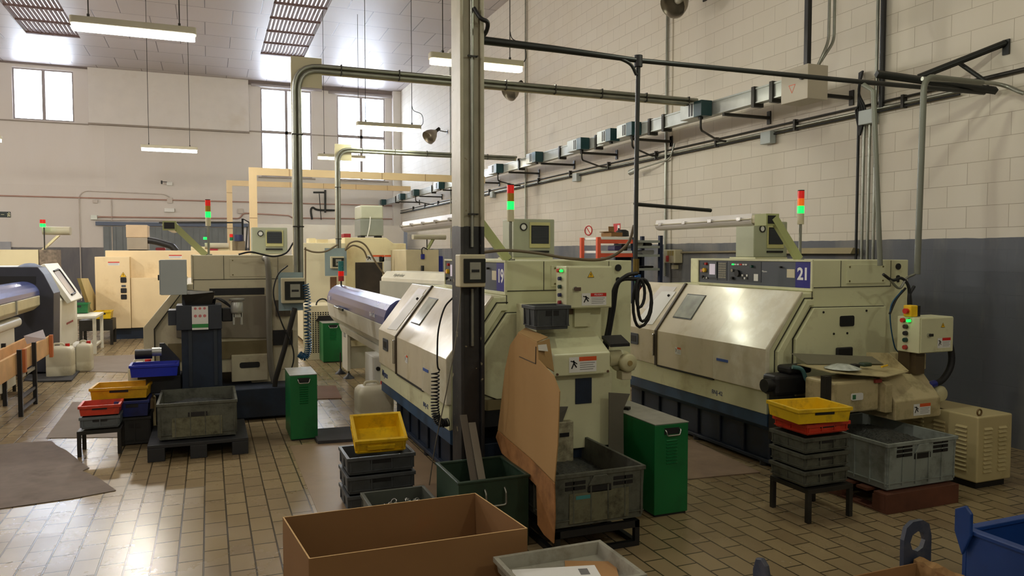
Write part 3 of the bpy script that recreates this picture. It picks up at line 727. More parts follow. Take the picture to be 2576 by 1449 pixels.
def lathe(x0, y0, num, label, lights, deepside=False, dz=0.):
    CREAM = globals()['CREAM17' if num == '17' else 'CREAM']
    t = thing('cnc_lathe', label, 'lathe', (x0, y0, 0), group='cream and blue turning machines')
    X = lambda v: x0+v
    Y = lambda v: y0+v
    L = 2.28                                # machine length
    # base
    g = G(NAVY).box(X(.17), X(1.46), Y(.0)+.08, Y(L), 0.03, .32)
    for k in range(7): g.box(X(.15), X(.17), Y(.12+k*.32), Y(.15+k*.32), .03, .32)
    g.box(X(.13), X(.17), Y(.08), Y(L), .03, .06)
    for yy in (.2, 1.1, 2.0): g.use(BLACK).cyl((X(.16), Y(yy), 0), (X(.16), Y(yy), .04), .035, 12); g.use(NAVY)
    g.build('base', t, bevel=.006)
    g = G(BLUEP).prism([(X(.02), .455), (X(.02), .36), (X(.12), .30), (X(.17), .30), (X(.17), .455)], 'y', Y(.01), Y(L)); g.build('blue_skirt', t, bevel=.003)
    # body
    g = G(CREAM)
    g.prism([(X(.03), .455), (X(.03), .95), (X(.335), 1.385), (X(.447), 1.385), (X(.447), 1.645+dz), (X(1.48), 1.645+dz), (X(1.48), .455)], 'y', Y(.02), Y(1.50))
    g.prism([(X(.03), .455), (X(.03), .95), (X(.335), 1.385), (X(1.48), 1.385), (X(1.48), .455)], 'y', Y(1.5), Y(L-.02))
    g.box(X(.9), X(1.48), Y(1.5), Y(L), 1.385, 1.645+dz)
    g.box(X(1.0), X(1.48), Y(.03), Y(L), .05, .455)
    bd = g.build('body', t, bevel=.006)
    # seams and plates of the near side
    DK = mat('seam shadow gap', (40, 38, 30), .8)
    def seam(a, b_, c, d): G(DK).box(X(a), X(b_), Y(.0165), Y(.0195), c, d).build('seam', bd)
    seam(.447, 1.28, 1.425, 1.431); seam(.447, .452, 1.33, 1.43); seam(.74, .744, 1.43, 1.64+dz); seam(1.28, 1.283, 1.43, 1.64+dz)
    sc = mat('screw', (120, 110, 70), .4, metal=.6)
    G(CREAM).box(X(.80), X(1.22), Y(.014), Y(.0195), 1.455, 1.61+dz).build('access_plate', bd, bevel=.002)
    for a, c in ((.83, 1.475), (1.19, 1.475), (.83, 1.59+dz), (1.19, 1.59+dz)): G(sc).cyl((X(a), Y(.009), c), (X(a), Y(.0138), c), .007, 8).build('screw', bd)
    if not deepside:
        # stepped frame: outer band that follows the door outline, then the recessed inner guard
        g = G(CREAM); o1 = [(.10, .52), (.10, .94), (.375, 1.335), (.447, 1.335), (.447, 1.29), (.40, 1.29), (.15, .93), (.15, .52)]
        g.prism([(X(a), c) for a, c in o1], 'y', Y(-.012), Y(.019)); g.build('side_band', bd, bevel=.003)
        g = G(DK); o1 = [(.085, .52), (.085, .945), (.37, 1.35), (.46, 1.35), (.46, 1.342), (.375, 1.342), (.093, .942), (.093, .52)]
        g.prism([(X(a), c) for a, c in o1], 'y', Y(.0165), Y(.0195)); g.build('seam', bd)
        g = G(CREAM); gd = [(.265, .70), (.265, 1.03), (.44, 1.27), (1.20, 1.262), (1.20, .66), (.36, .66)]
        g.prism([(X(a), c) for a, c in gd], 'y', Y(-.02), Y(.019)); pl = g.build('side_guard', t, bevel=.004)
        g = G(DK); c0 = Vector((.75, .95)); go = [((a-c0.x)*1.012+c0.x, (c-c0.y)*1.018+c0.y) for a, c in gd]
        g.prism([(X(a), c) for a, c in go], 'y', Y(.012), Y(.0192)); g.build('seam', bd)
        if num == '21':
            G(CREAM).prism([(X(.30), .80), (X(.44), .80), (X(.44), .66), (X(.40), .66), (X(.30), .74)], 'y', Y(-.0215), Y(-.0205)).build('corner_plate', pl)
            G(BLACK).rbox(X(.70), X(.85), Y(-.026), Y(-.0205), 1.115, 1.20, .015, 'y').build('inspection_window', pl)
            G(BLACK).box(X(.66), X(.82), Y(-.05), Y(-.0205), .74, .95).build('discharge_opening', pl, bevel=.01)
            for a, c in ((.53, 1.235), (.98, 1.235), (.64, 1.06), (.78, 1.06)): G(BLACK).cyl((X(a), Y(-.026), c), (X(a), Y(-.0202), c), .009, 8).build('bolt', pl)
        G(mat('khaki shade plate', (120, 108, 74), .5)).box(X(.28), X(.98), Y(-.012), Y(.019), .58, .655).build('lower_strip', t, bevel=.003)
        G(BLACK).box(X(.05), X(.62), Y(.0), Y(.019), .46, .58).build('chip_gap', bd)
        for z_, r_ in ((1.59, .026), (1.50, .018), (1.47, .012)): G(BLACK).cyl((X(1.36), Y(.008), z_), (X(1.36), Y(.0195), z_), r_, 12).build('cable_entry', bd)
    # fixed front cover, sliding door, left cover: bent sheets over the slope
    def hood(a, b_, off, nm, m=DOORC, top=1.40, lo=.635, par=t):
        o = off; g = G(m)
        pr = [(X(.335-o*.8), top), (X(0-o), .96+o*.3), (X(0-o), lo), (X(.03), lo), (X(.03), .95), (X(.345), 1.385), (X(.345), top)]
        g.prism(pr, 'y', Y(a), Y(b_)); return g.build(nm, par, bevel=.008, seg=3)
    hood(.0, .655, .012, 'fixed_cover', SMUDGE); dr = hood(.656, 1.53, .0, 'sliding_door'); hood(1.56, L, .004, 'left_cover')
    g = G(mat('door rubber seal', (70, 60, 44), .6)); pr = [(.345, 1.402), (.325, 1.412), (-.012, .965), (-.012, .63), (.03, .63), (.03, .95)]
    g.prism([(X(a), c) for a, c in pr], 'y', Y(1.531), Y(1.559)); g.build('door_seal', t)
    G(DK).box(X(-.005), X(.02), Y(.66), Y(1.53), .622, .634).build('door_gap', t)
    # door window on the slope
    sl = Vector((.335, 0, .44)).normalized()
    def onslope(f, yy, out=.0): p = Vector((X(0), Y(yy), .96))+Vector((.335, 0, .44))*f; n_ = Vector((-.44, 0, .335)).normalized(); return p+n_*out
    q = [onslope(.30, 1.42, .003), onslope(.30, 1.13, .003), onslope(.80, 1.13, .003), onslope(.80, 1.42, .003)]
    G(BLACK).plate([q[0], q[3], q[2], q[1]][::-1], .002).build('window_seal', dr)
    q = [onslope(.32, 1.41, .005), onslope(.32, 1.14, .005), onslope(.78, 1.14, .005), onslope(.78, 1.41, .005)]
    G(WINP).plate(q, .003).build('door_window', dr)
    if num != '17':
        q = [onslope(.06, 1.98, .006), onslope(.10, 1.66, .006), onslope(.82, 1.62, .006), onslope(.80, 1.86, .006)]
        G(PAPER).plate(q, .002).build('pinned_sheet', t)
        q = [onslope(.40, 2.0, .005), onslope(.40, 1.7, .005), onslope(.92, 1.66, .005), onslope(.92, 1.94, .005)]
        G(ACRY).plate(q, .0008).build('document_sleeve', t)
        G(BLACK).lathe([(0, .018), (.012, .014), (.014, 0)], onslope(.72, 1.69, .008), (-.8, 0, .6), 10).build('magnet', t)
    # lower cream panel with the maker's lettering
    G(CREAM).box(X(.012), X(.03), Y(.01), Y(L), .455, .632).build('lower_panel', t, bevel=.004)
    text('Miyano', .085, facex(X(.011), Y(2.08), .545), LOGOB, t, bold=.002)
    text('BNJ-42', .05, facex(X(.011), Y(.62), .52), LOGOB, t)
    M = facex(X(-.0005), Y(.98), .80); sticker(t, facex(X(-.001), Y(1.18), .81), .09, .065, ORW)
    G(mat('blue name strip', (60, 90, 160), .5)).box(X(-.016), X(-.0125), Y(.45), Y(.60), .80, .822).build('name_strip', t)
    G(PANEL).rbox(X(-.014), X(-.005), Y(1.86), Y(2.05), .79, .90, .012, 'x').build('recess_handle', t)
    G(BLACK).box(X(-.016), X(-.0142), Y(1.89), Y(2.02), .815, .875).build('recess', t)
    G(CHROME).box(X(-.03), X(-.005), Y(1.555), Y(1.575), .72, .93).build('door_handle', dr, bevel=.004)
    # operator panel
    g = G(CREAM)
    a, b_, c, d = -.0, 1.50, 1.40, 1.648+dz; xx = X(.43)
    g.box(xx, X(.447), Y(a), Y(b_), c, c+.022).box(xx, X(.447), Y(a), Y(b_), d-.016, d).box(xx, X(.447), Y(a), Y(a+.02), c+.022, d-.016).box(xx, X(.447), Y(b_-.015), Y(b_), c+.022, d-.016)
    pf = g.build('control_panel', t, bevel=.002)
    G(PANEL).box(X(.440), X(.4465), Y(a+.02), Y(b_-.015), c+.022, d-.016).build('panel_face', pf)
    if num != '17':
        panel_controls(pf, X(.4398), Y(0))
        nb = G(NUMBLUE).box(X(.437), X(.4398), Y(.022), Y(.19), 1.425, 1.63).build('number_plate', pf)
        text(num, .135, facex(X(.4368), Y(.106), 1.53), LETTER, nb, bold=.004, spacing=.9)
        G(mat('beige note', (205, 195, 165), .6)).box(X(.438), X(.4398), Y(.20), Y(.29), 1.50, 1.57).build('paper_note', pf)
        text('Miyano', .022, facex(X(.4395), Y(.56), 1.545), LETTER, pf)
    # air cooler box on the roof
    bx0, bx1, by0, by1, bz0, bz1 = X(1.10), X(1.52), Y(1.50), Y(1.78), 1.66+dz, 2.02
    g = G(mat('cooler grey', (166, 170, 146), .45, var=.04)); g.box(bx0, bx1, by0, by1, bz0, bz1); cb = g.build('oil_cooler', t, bevel=.008)
    G(CREAM).box(X(1.08), X(1.48), Y(1.45), Y(1.85), 1.40, 1.66+dz).build('cooler_foot', cb)
    G(mat('pale yellow frame', (190, 186, 130), .5)).box(bx0+.16, bx0+.37, by0-.012, by0-.001, bz0+.09, bz1-.03).build('filter_frame', cb, bevel=.003)
    g = G(BLACK).box(bx0+.175, bx0+.355, by0-.016, by0-.0125, bz0+.13, bz1-.06)
    for k in range(12): g.use(PANEL).box(bx0+.18, bx0+.35, by0-.020, by0-.0165, bz0+.135+k*.013, bz0+.14+k*.013)
    g.build('filter_grille', cb); G(BLACK).box(bx0+.16, bx0+.36, by0-.012, by0-.001, bz0+.045, bz0+.065).build('handle_slot', cb)
    q = G(BLACK).lathe([(.036, 0), (.036, .012), (.027, .012), (.027, .002)], (bx0+.10, by0-.001, bz1-.075), (0, -1, 0), 20); q.build('gauge_ring', cb)
    G(LABW).cyl((bx0+.10, by0-.001, bz1-.075), (bx0+.10, by0-.006, bz1-.075), .026, 18).build('gauge_face', cb)
    # signal light
    stack_light(t, X(.60), Y(.32), 1.645+dz, 2.03+(0 if num != '17' else .05), lights)
    # swing-arm work lamp
    if num != '17':
        a0, a1 = Vector((X(.57), Y(.3), 1.65)), Vector((X(.30), Y(.3), 1.99))
        z = 1.985; lx = X(.28); near, far = Y(.34), Y(1.93)
        if num == '19': near, far = Y(.34), Y(2.25); z = 1.96
    else:
        a0, a1 = Vector((X(.57), Y(.3), 1.68)), Vector((X(.26), Y(.3), 2.0)); z = 2.0; lx = X(.22); near, far = Y(.3), Y(1.6)
    ARM = mat('lamp arm paint', (170, 176, 120), .45, var=.05)
    d = (a1-a0).normalized(); s1 = Vector((0, 1, 0)); n_ = d.cross(s1)
    g = G(ARM); vs = []
    for p in (a0, a1):
        for i, j in ((-1, -1), (1, -1), (1, 1), (-1, 1)): vs.append(p+n_*i*.032+s1*j*.02)
    g.add(vs, [(3, 2, 1, 0), (4, 5, 6, 7), (0, 1, 5, 4), (1, 2, 6, 5), (2, 3, 7, 6), (3, 0, 4, 7)]); g.build('lamp_arm', t)
    g = G(ARM).box(lx-.06, lx+.07, near-.05, near+.09, z-.06, z+.035); g.use(BLACK).box(lx-.045, lx+.055, near-.056, near-.05, z-.045, z+.02)
    wl = g.build('work_lamp', t)
    G(BEIGEB).rbox(lx-.05, lx+.05, near-.01+.06, near+.14, z-.04, z+.03, .015, 'y').build('end_cap', wl)
    G(ACRY).prism([(lx-.055, z+.0), (lx+.055, z+.0), (lx+.045, z+.045), (lx-.045, z+.045)], 'y', near+.14, far).build('lamp_back', wl)
    g = G(ACRY); pr = [(lx+.065*math.cos(a_), z-.002+.055*math.sin(a_)) for a_ in [PI+PI*k/8 for k in range(9)]]
    g.prism(pr, 'y', near+.14, far); g.build('lamp_cover', wl)
    G(BEIGEB).box(lx-.075, lx+.075, near+.14, far, z-.004, z+.002).build('lamp_rim', wl)
    k = near+.25
    while k < far: G(CHROME).box(lx-.08, lx-.06, k, k+.05, z-.01, z+.015).build('clip', wl); k += .4
    return t, X, Y


l21, X21, Y21 = lathe(3.96, 4.62, '21', 'cream and blue lathe numbered 21 standing beside the right wall', [GREENL, ORANGE, REDL])
l19, X19, Y19 = lathe(1.53, 5.02, '19', 'cream and blue lathe numbered 19 standing behind the steel column', [GREENL, YELL, REDL])
l17, X17, Y17 = lathe(-.6, 8.38, '17', 'cream lathe behind the filthy crate on a pallet, seen square from its end', [GREENL, YELL, REDL], deepside=True, dz=.035)

# parts only lathe 17 shows on its near end
DKG = mat('grey inner guard', (132, 124, 108), .45, var=.06)
g = G(CREAM17); o1 = [(-.02, .30), (-.02, .955), (.33, 1.40), (.40, 1.38), (.08, .945), (.08, .30)]
g.prism([(X17(a), c) for a, c in o1], 'y', Y17(-.03), Y17(.019)); g.build('front_band', l17, bevel=.003)
g = G(mat('seam shadow gap', (40, 38, 30), .8)); g.prism([(X17(.075), .3), (X17(.075), .94), (X17(.38), 1.365), (X17(.387), 1.36), (X17(.085), .935), (X17(.085), .3)], 'y', Y17(-.033), Y17(-.0305)); g.build('seam', l17)
G(DKG).prism([(X17(a), c) for a, c in [(.28, .84), (.28, 1.10), (.42, 1.25), (1.16, 1.25), (1.16, .80)]], 'y', Y17(-.012), Y17(.019)).build('inner_guard', l17, bevel=.006)
G(BLACK).box(X17(.60), X17(1.14), Y17(.008), Y17(.0195), 1.265, 1.335).build('slot', l17)
G(CREAM17).box(X17(.58), X17(1.19), Y17(-.004), Y17(.0075), 1.15, 1.235).build('slot_sill', l17)
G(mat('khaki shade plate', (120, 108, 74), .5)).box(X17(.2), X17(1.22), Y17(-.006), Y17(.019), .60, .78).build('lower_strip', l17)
G(CREAM17).box(X17(.80), X17(1.16), Y17(-.05), Y17(.019), .36, .64).build('oil_tank_front', l17, bevel=.008)
G(BLACK).rbox(X17(.88), X17(1.08), Y17(-.054), Y17(-.0505), .50, .56, .02, 'y').build('tank_handle', l17)
G(mat('cable block', (90, 80, 66), .6)).box(X17(1.25), X17(1.40), Y17(-.03), Y17(.019), 1.03, 1.20).build('terminal_block', l17)
G(BLACK).box(X17(1.22), X17(1.42), Y17(-.02), Y17(.019), .72, .88).build('floor_socket', l17)
G(NAVY).box(X17(.05), X17(1.42), Y17(-.35), Y17(.07), .03, .33).build('coolant_tank', l17, bevel=.01)
HOSEG = mat('grey flexible hose', (120, 116, 104), .45, var=.1)
t = thing('flexible_hose', 'grey flexible hose hanging down the end of the cream lathe', 'hose', (X17(1.30), 8.3, 0))
q = [tuple(at(u, v, y=8.28)) for u, v in [(672, 655), (676, 700), (677, 800), (680, 900), (690, 960), (712, 1000)]]
G(HOSEG).tube(spline([(q[0][0]-.02, 8.40, q[0][2]+.02)]+q+[(q[-1][0]+.05, 8.1, .3)]), .03, 10).build('hose', t)
G(DKSTEEL).tube([tuple(at(742, 775, y=8.05)), tuple(at(715, 880, y=8.05)), tuple(at(693, 955, y=8.05)), tuple(at(688, 1010, y=8.1))], .026, 10).build('strut_pipe', t)
t = thing('hanging_cable', 'thin cable drooping from the thick duct across the cream lathe', 'cable', (.87, 8.1, .8))
G(RUBBER).tube(spline([tuple(at(u, v, y=8.2)) for u, v in [(738, 610), (720, 636), (690, 645), (660, 640), (630, 634), (600, 640)]]), .009, 6).build('cable', t)
G(RUBBER).tube(spline([tuple(at(u, v, y=8.02)) for u, v in [(724, 668), (700, 690), (688, 730), (694, 770), (712, 820), (735, 870), (738, 910), (722, 955)]]), .007, 6).build('cable', t)
# coiled blue hose beside the duct
t = thing('spiral_hose', 'blue spiral air hose hanging beside the switch box of the thick duct', 'hose', (.95, 8.1, .8))
g = G(HOSEB); cpath = spline([tuple(at(u, v, y=8.0)) for u, v in [(768, 715), (774, 760), (773, 820), (776, 870), (768, 898), (752, 890)]], 20)
def helix(path, r, turns, rr, G_):
    n = turns*10; out = []
    for i in range(n):
        f = i/n*(len(path)-1); k = int(f); p = path[k].lerp(path[min(k+1, len(path)-1)], f-k)
        d = (path[min(k+1, len(path)-1)]-path[max(k-1, 0)]).normalized(); u = d.orthogonal().normalized(); u = Vector((1, 0, 0)) - d*d.x; u.normalize(); w = d.cross(u); a = 2*PI*turns*i/n
        out.append(p+(u*math.cos(a)+w*math.sin(a))*r)
    G_.tube(out, rr, 5)
helix(cpath, .032, 34, .006, g); g.build('coil', t)

# ---------------------------------------------------------------- crates, stands, cabinets
def crate(name, label, cat, loc, w, d, h, m, rz=0, group=None, t=.012, taper=.018, ribs=True, rim=.022, handle=True, slots=0, open_side=None, foot=True):
    """open stacking crate, local coordinates, w along x, d along y"""
    r = thing(name, label, cat, loc, rz, group, local=True)
    W2, D2 = w/2, d/2; g = G(m); z0 = .012 if foot else 0
    o = [(-W2+taper, -D2+taper, z0), (W2-taper, -D2+taper, z0), (W2-taper, D2-taper, z0), (-W2+taper, D2-taper, z0)]
    p = [(-W2+.008, -D2+.008, h), (W2-.008, -D2+.008, h), (W2-.008, D2-.008, h), (-W2+.008, D2-.008, h)]
    i0 = [(x-math.copysign(t, x), y-math.copysign(t, y), z0+t) for x, y, z in o]; i1 = [(x-math.copysign(t, x), y-math.copysign(t, y), h) for x, y, z in p]
    vs = o+p+i0+i1; fs = [(3, 2, 1, 0), (8, 9, 10, 11)]
    for k in range(4):
        j = (k+1) % 4; fs += [(k, j, 4+j, 4+k), (8+j, 8+k, 12+k, 12+j), (4+k, 4+j, 12+j, 12+k)]
    g.add(vs, fs)
    if ribs:
        def side(n, ax):
            for k in range(n+1):
                f = -1+2*k/n
                for s_ in (-1, 1):
                    if ax == 'x':
                        xx = f*(W2-taper-.008); g.box(xx-.004, xx+.004, s_*(D2-taper), s_*(D2-.006), z0+.02, h-rim)
                    else:
                        yy = f*(D2-taper-.008); g.box(s_*(W2-taper), s_*(W2-.006), yy-.004, yy+.004, z0+.02, h-rim)
        side(max(2, int(w/.12)), 'x'); side(max(2, int(d/.12)), 'y')
        for s_ in (-1, 1):
            g.box(-W2+.01, W2-.01, s_*(D2-taper+.002), s_*(D2-.008), z0+h*.12, z0+h*.12+.006); g.box(s_*(W2-taper+.002), s_*(W2-.008), -D2+.01, D2-.01, z0+h*.12, z0+h*.12+.006)
    g.build('shell', r)
    g = G(m)
    for s_ in (-1, 1):
        g.box(-W2, W2, s_*D2, s_*(D2-rim*.7), h-rim, h+.001); g.box(s_*W2, s_*(W2-rim*.7), -D2+rim*.7, D2-rim*.7, h-rim, h+.001)
    g.build('rim', r, bevel=.002)
    if handle:
        for s_ in (-1, 1):
            hw = min(.075, W2*.35); g = G(BLACK).box(-hw, hw, s_*(D2-.0075), s_*(D2-taper-.001), h*.62, h*.62+min(.035, h*.2)); g.build('handle_slot', r)
    if slots:
        for s_ in (-1,):
            for q in (-1, 1):
                for k in range(slots): G(BLACK).box(q*W2*.30, q*W2*.72, s_*(D2-.006), s_*(D2-taper-.001), h*.70+k*.03, h*.70+k*.03+.02).build('slot', r)
            G(m).prism([(-W2*.25, h*.76), (W2*.25, h*.76), (W2*.14, h*.93), (-W2*.14, h*.93)], 'y', -D2-.004, -D2+.01).build('grip', r, bevel=.003)
    return r


def heap(r, w, d, z, h, m, name='chips', seed=1, n=22):
    """a lumpy filling inside a container"""
    rn = random.Random(seed); g = G(m); vs = []; fs = []
    for i in range(n+1):
        for j in range(n+1):
            x, y = -w/2+w*i/n, -d/2+d*j/n; e = min(i, j, n-i, n-j)/n
            vs.append((x, y, z+h*min(1, e*3.2)*(.75+.25*math.sin(5*x/w+2)*math.cos(4*y/d))+rn.uniform(-.006, .006)))
    for i in range(n):
        for j in range(n): a = i*(n+1)+j; fs.append((a, a+n+1, a+n+2, a+1))
    g.add(vs, fs); o = g.build(name, r); return tag(o, kind='stuff')


def stand(loc, w, d, h, label, m=DKSTEEL, top=.03, leg=.03, grp=None):
    t = thing('crate_stand', label, 'stand', loc, 0, grp, local=True)
    g = G(m)
    for s_ in (-1, 1): g.box(-w/2, w/2, s_*d/2, s_*(d/2-leg), h-top, h); g.box(s_*w/2, s_*(w/2-leg), -d/2+leg, d/2-leg, h-top, h)
    g.box(-w/2+leg, w/2-leg, -d/2+leg, d/2-leg, h-.008, h-.002); g.build('frame', t, bevel=.002)
    for a in (-1, 1):
        for b_ in (-1, 1): G(m).box(a*w/2, a*(w/2-leg), b_*d/2, b_*(d/2-leg), 0, h-top).build('leg', t, bevel=.002)
    return t


def green_cabinet(x0, x1, y0, y1, h, label, extra=False):
    t = thing('green_cabinet', label, 'cabinet', ((x0+x1)/2, (y0+y1)/2, 0), group='green metal cabinets beside the lathes')
    G(GREENP).box(x0, x1, y0, y1, .012, h-.006).build('body', t, bevel=.006)
    G(BLACK).box(x0+.01, x1-.01, y0+.01, y1-.01, 0, .012).build('plinth', t)
    G(TOPGREY).box(x0-.002, x1+.002, y0-.002, y1+.002, h-.006, h).build('top', t, bevel=.002)
    xm = (x0+x1)/2; w = x1-x0
    g = G(GREENP)
    for k in range(8):
        z = h*.82-k*.021; g.prism([(y0-.0005, z), (y0-.008, z-.004), (y0-.0005, z-.012)], 'x', xm-w*.16, xm+w*.16)
    g.build('louvres', t)
    G(BLACK).box(xm-w*.22, xm+w*.22, y0-.0015, y0-.0004, h*.88, h*.95).build('handle_recess', t)
    G(CHROME).tube(bend([(xm-w*.22, y0, h*.935), (xm-w*.22, y0-.02, h*.93), (xm-w*.18, y0-.024, h*.875), (xm+w*.18, y0-.024, h*.875), (xm+w*.22, y0-.02, h*.93), (xm+w*.22, y0, h*.935)], .01, 3), .005, 8).build('handle', t)
    return t


# ---- conveyor of lathe 19
t = thing('chip_conveyor', 'cream chip conveyor with sloped hood in front of lathe 19', 'conveyor', (2.25, 4.6, 0))
KH = CREAM
G(KH).box(2.03, 2.52, 4.62, 4.98, .62, 1.345).build('riser', t, bevel=.006)
G(mat('brown cover', (104, 84, 66), .6)).box(2.07, 2.43, 4.613, 4.619, 1.285, 1.335).build('brown_strip', t)
g = G(CREAM).prism([(4.38, .905), (4.38, 1.045), (4.60, 1.165), (4.62, 1.165), (4.62, .905)], 'x', 2.045, 2.46); hd = g.build('hood', t, bevel=.008)
sticker(hd, face(2.255, 4.379, .975), .20, .10, ORW)
for xx in (2.07, 2.44): G(mat('rust bolt', (90, 60, 40), .6)).cyl((xx, 4.372, .92), (xx, 4.38, .92), .008, 8).build('bolt', hd)
g = G(CREAM).box(2.06, 2.52, 4.46, 4.98, .40, .90); g.build('lower_housing', t, bevel=.006)
G(NAVY).box(2.24, 2.36, 4.452, 4.459, .70, .87).build('opening', t)
G(mat('drain plate', (176, 170, 140), .5, dirt=(60, 50, 30), damt=.8, dscale=12)).box(2.05, 2.20, 4.40, 4.459, .33, .60).build('drain_box', t, bevel=.004)
G(BLACK).box(2.10, 2.165, 4.393, 4.399, .505, .53).build('drain_slot', t)
G(NAVY).box(2.06, 2.55, 4.50, 4.98, .0, .398).build('foot_tank', t, bevel=.006)
G(mat('worn flap', (96, 94, 84), .6)).plate([(2.03, 4.44, .70), (2.16, 4.40, .70), (2.13, 4.42, .60), (2.03, 4.44, .58)], .004).build('flap', t)
# gear motor
mt = G(mat('motor paint', (196, 190, 150), .4)).cyl((2.50, 4.50, .985), (2.60, 4.50, .985), .055, 18).build('gear_box', t)
mc = G(MATS['motor paint']).lathe([(0, 0), (.05, 0), (.062, .012), (.062, .05), (.05, .06), (.05, .09), (.075, .09), (.075, .14)], (2.62, 4.40, .96), (0, 1, 0), 24).build('motor', t)
G(mat('fan hub', (150, 130, 80), .5)).cyl((2.62, 4.392, .96), (2.62, 4.41, .96), .018, 14).build('fan_hub', t)
G(BEIGEB).box(2.585, 2.66, 4.44, 4.52, .84, .90).build('connection_box', t, bevel=.006)
G(BLACK).prism([(4.40, 1.075), (4.52, 1.12), (4.52, 1.14), (4.40, 1.095)], 'x', 2.47, 2.62).build('guard', t)

t = thing('conveyor_control_box', 'cream control box with coloured buttons and PELIGRO sticker in front of lathe 19', 'control box', (2.35, 4.5, 1.33))
G(CREAM).box(2.193, 2.535, 4.50, 4.66, 1.332, 1.612).build('enclosure', t, bevel=.004)
G(CREAM).box(2.205, 2.530, 4.492, 4.4995, 1.338, 1.606).build('door', t, bevel=.003)
G(CREAM).box(2.30, 2.42, 4.59, 4.64, 1.20, 1.332).build('bracket', t)
M = face(2.43, 4.4915, 1.395); sticker(t, face(2.395, 4.4915, 1.392), .185, .082, REDP, headtext='PELIGRO')
triangle(t, face(2.37, 4.4915, 1.555), .026)
def buttons(t, x, ys, zs, cols, rx=.014):
    for y_, z_, m_ in zip(ys, zs, cols):
        lit = m_ is GREENL
        bt = G(CHROME).cyl((x-.004, y_, z_), (x, y_, z_), rx*1.05, 16).build('button_ring', t); G(m_).cyl((x-.022, y_, z_), (x-.0045, y_, z_), rx*(.6 if lit else .9), 14).build('button', t)
DKG2 = mat('dark green button', (16, 60, 52), .4); DKB2 = mat('dark blue button', (30, 32, 90), .4); DKR = mat('crimson button', (150, 24, 40), .4)
buttons(t, 2.1925, [4.60, 4.555, 4.58, 4.58, 4.58, 4.58], [1.583, 1.583, 1.53, 1.475, 1.42, 1.37], [REDP, GREENL, DKB2, DKG2, DKB2, DKR])
g = G(CHROME).cyl((2.25, 4.475, 1.465), (2.25, 4.4915, 1.465), .014, 14); g.use(mat('brown lever', (90, 70, 60), .4)).box(2.24, 2.285, 4.465, 4.475, 1.45, 1.475); g.build('door_lock', t, bevel=.003)
tag(G(mat('brown cable', (110, 96, 74), .5)).tube(spline([(1.76, 5.05, 1.70), (1.95, 5.0, 1.72), (2.2, 4.98, 1.70), (2.45, 4.95, 1.66), (2.65, 4.8, 1.66), (2.78, 4.72, 1.76), (2.825, 4.70, 1.9)]), .011, 8).build('sagging_cable'), 'brown cable sagging from the black drop pipe over the roof of lathe 19', 'cable')

crate('crate', 'small grey crate sitting on the conveyor riser below the button box', 'crate', (2.08, 4.60, 1.20), .26, .22, .165, CRATEK)
G
t = bpy.data.objects[[o.name for o in bpy.data.objects if o.get('label', '').startswith('small grey crate sitting')][0]]; t.location = (2.055, 4.52, 1.195); t.rotation_euler = (0, 0, 0)

# cardboard sheet shielding the crate
def sheet(name, pts, th, m, x, bulge=0, parent=None):
    """cardboard sheet outlined on the plane X=x, with a gentle bow"""
    P_ = [at(u, v, x=x) for u, v in pts]; g = G(m)
    vs = [(p.x+bulge*math.sin((p.z)*2.4), p.y, p.z) for p in P_]; n = len(vs)
    vs2 = [(a+th, b_, c) for a, b_, c in vs]
    g.add(vs+vs2, [list(range(n)), list(range(2*n-1, n-1, -1))]+[[i, n+i, n+(i+1) % n, (i+1) % n] for i in range(n)])
    return g.build(name, parent)
t = thing('cardboard_sheet', 'tall torn cardboard sheet standing against the conveyor of lathe 19', 'cardboard', (1.75, 4.2, 0))
sheet('main_panel', [(1283, 868), (1303, 838), (1350, 862), (1354, 905), (1392, 945), (1407, 985), (1402, 1120), (1394, 1215), (1330, 1150), (1276, 1104), (1252, 1082), (1262, 1000), (1270, 930)], .006, CARDS, 1.725, parent=t)
lower = [(1252, 1084), (1276, 1106), (1330, 1152), (1394, 1217), (1396, 1300), (1392, 1367), (1368, 1345), (1352, 1320), (1349, 1222), (1310, 1182), (1262, 1140), (1247, 1100)]
sheet('lower_flap', lower, .006, mat('stained cardboard', (168, 120, 74), .85, dirt=(92, 66, 44), damt=.6, dscale=4, spec=.2), 1.712, parent=t)
CARDS = MATS['window-lit cardboard']
g = G(BLACK)
for a_, b_ in (((1348, 872), (1347, 915)), ((1347, 915), (1306, 897))): g.tube([at(*a_, x=1.722), at(*b_, x=1.722)], .0022, 4)
g.build('tape_mark', t)
g = G(CARDS); g.plate([at(1303, 838, x=1.74), at(1350, 862, x=1.735), at(1378, 850, x=1.98), at(1322, 826, x=1.95)], .006); g.build('folded_flap', t)
g = G(CARDS); g.plate([at(1350, 862, x=1.735), at(1354, 912, x=1.735), at(1392, 935, x=1.98), at(1380, 852, x=1.98)], .006); g.build('side_flap', t)
g = G(ACRY); g.plate([at(1352, 868, x=1.733), at(1354, 882, x=1.733), at(1378, 884, x=1.86), at(1374, 866, x=1.86)], .002); g.build('clear_tape', t)

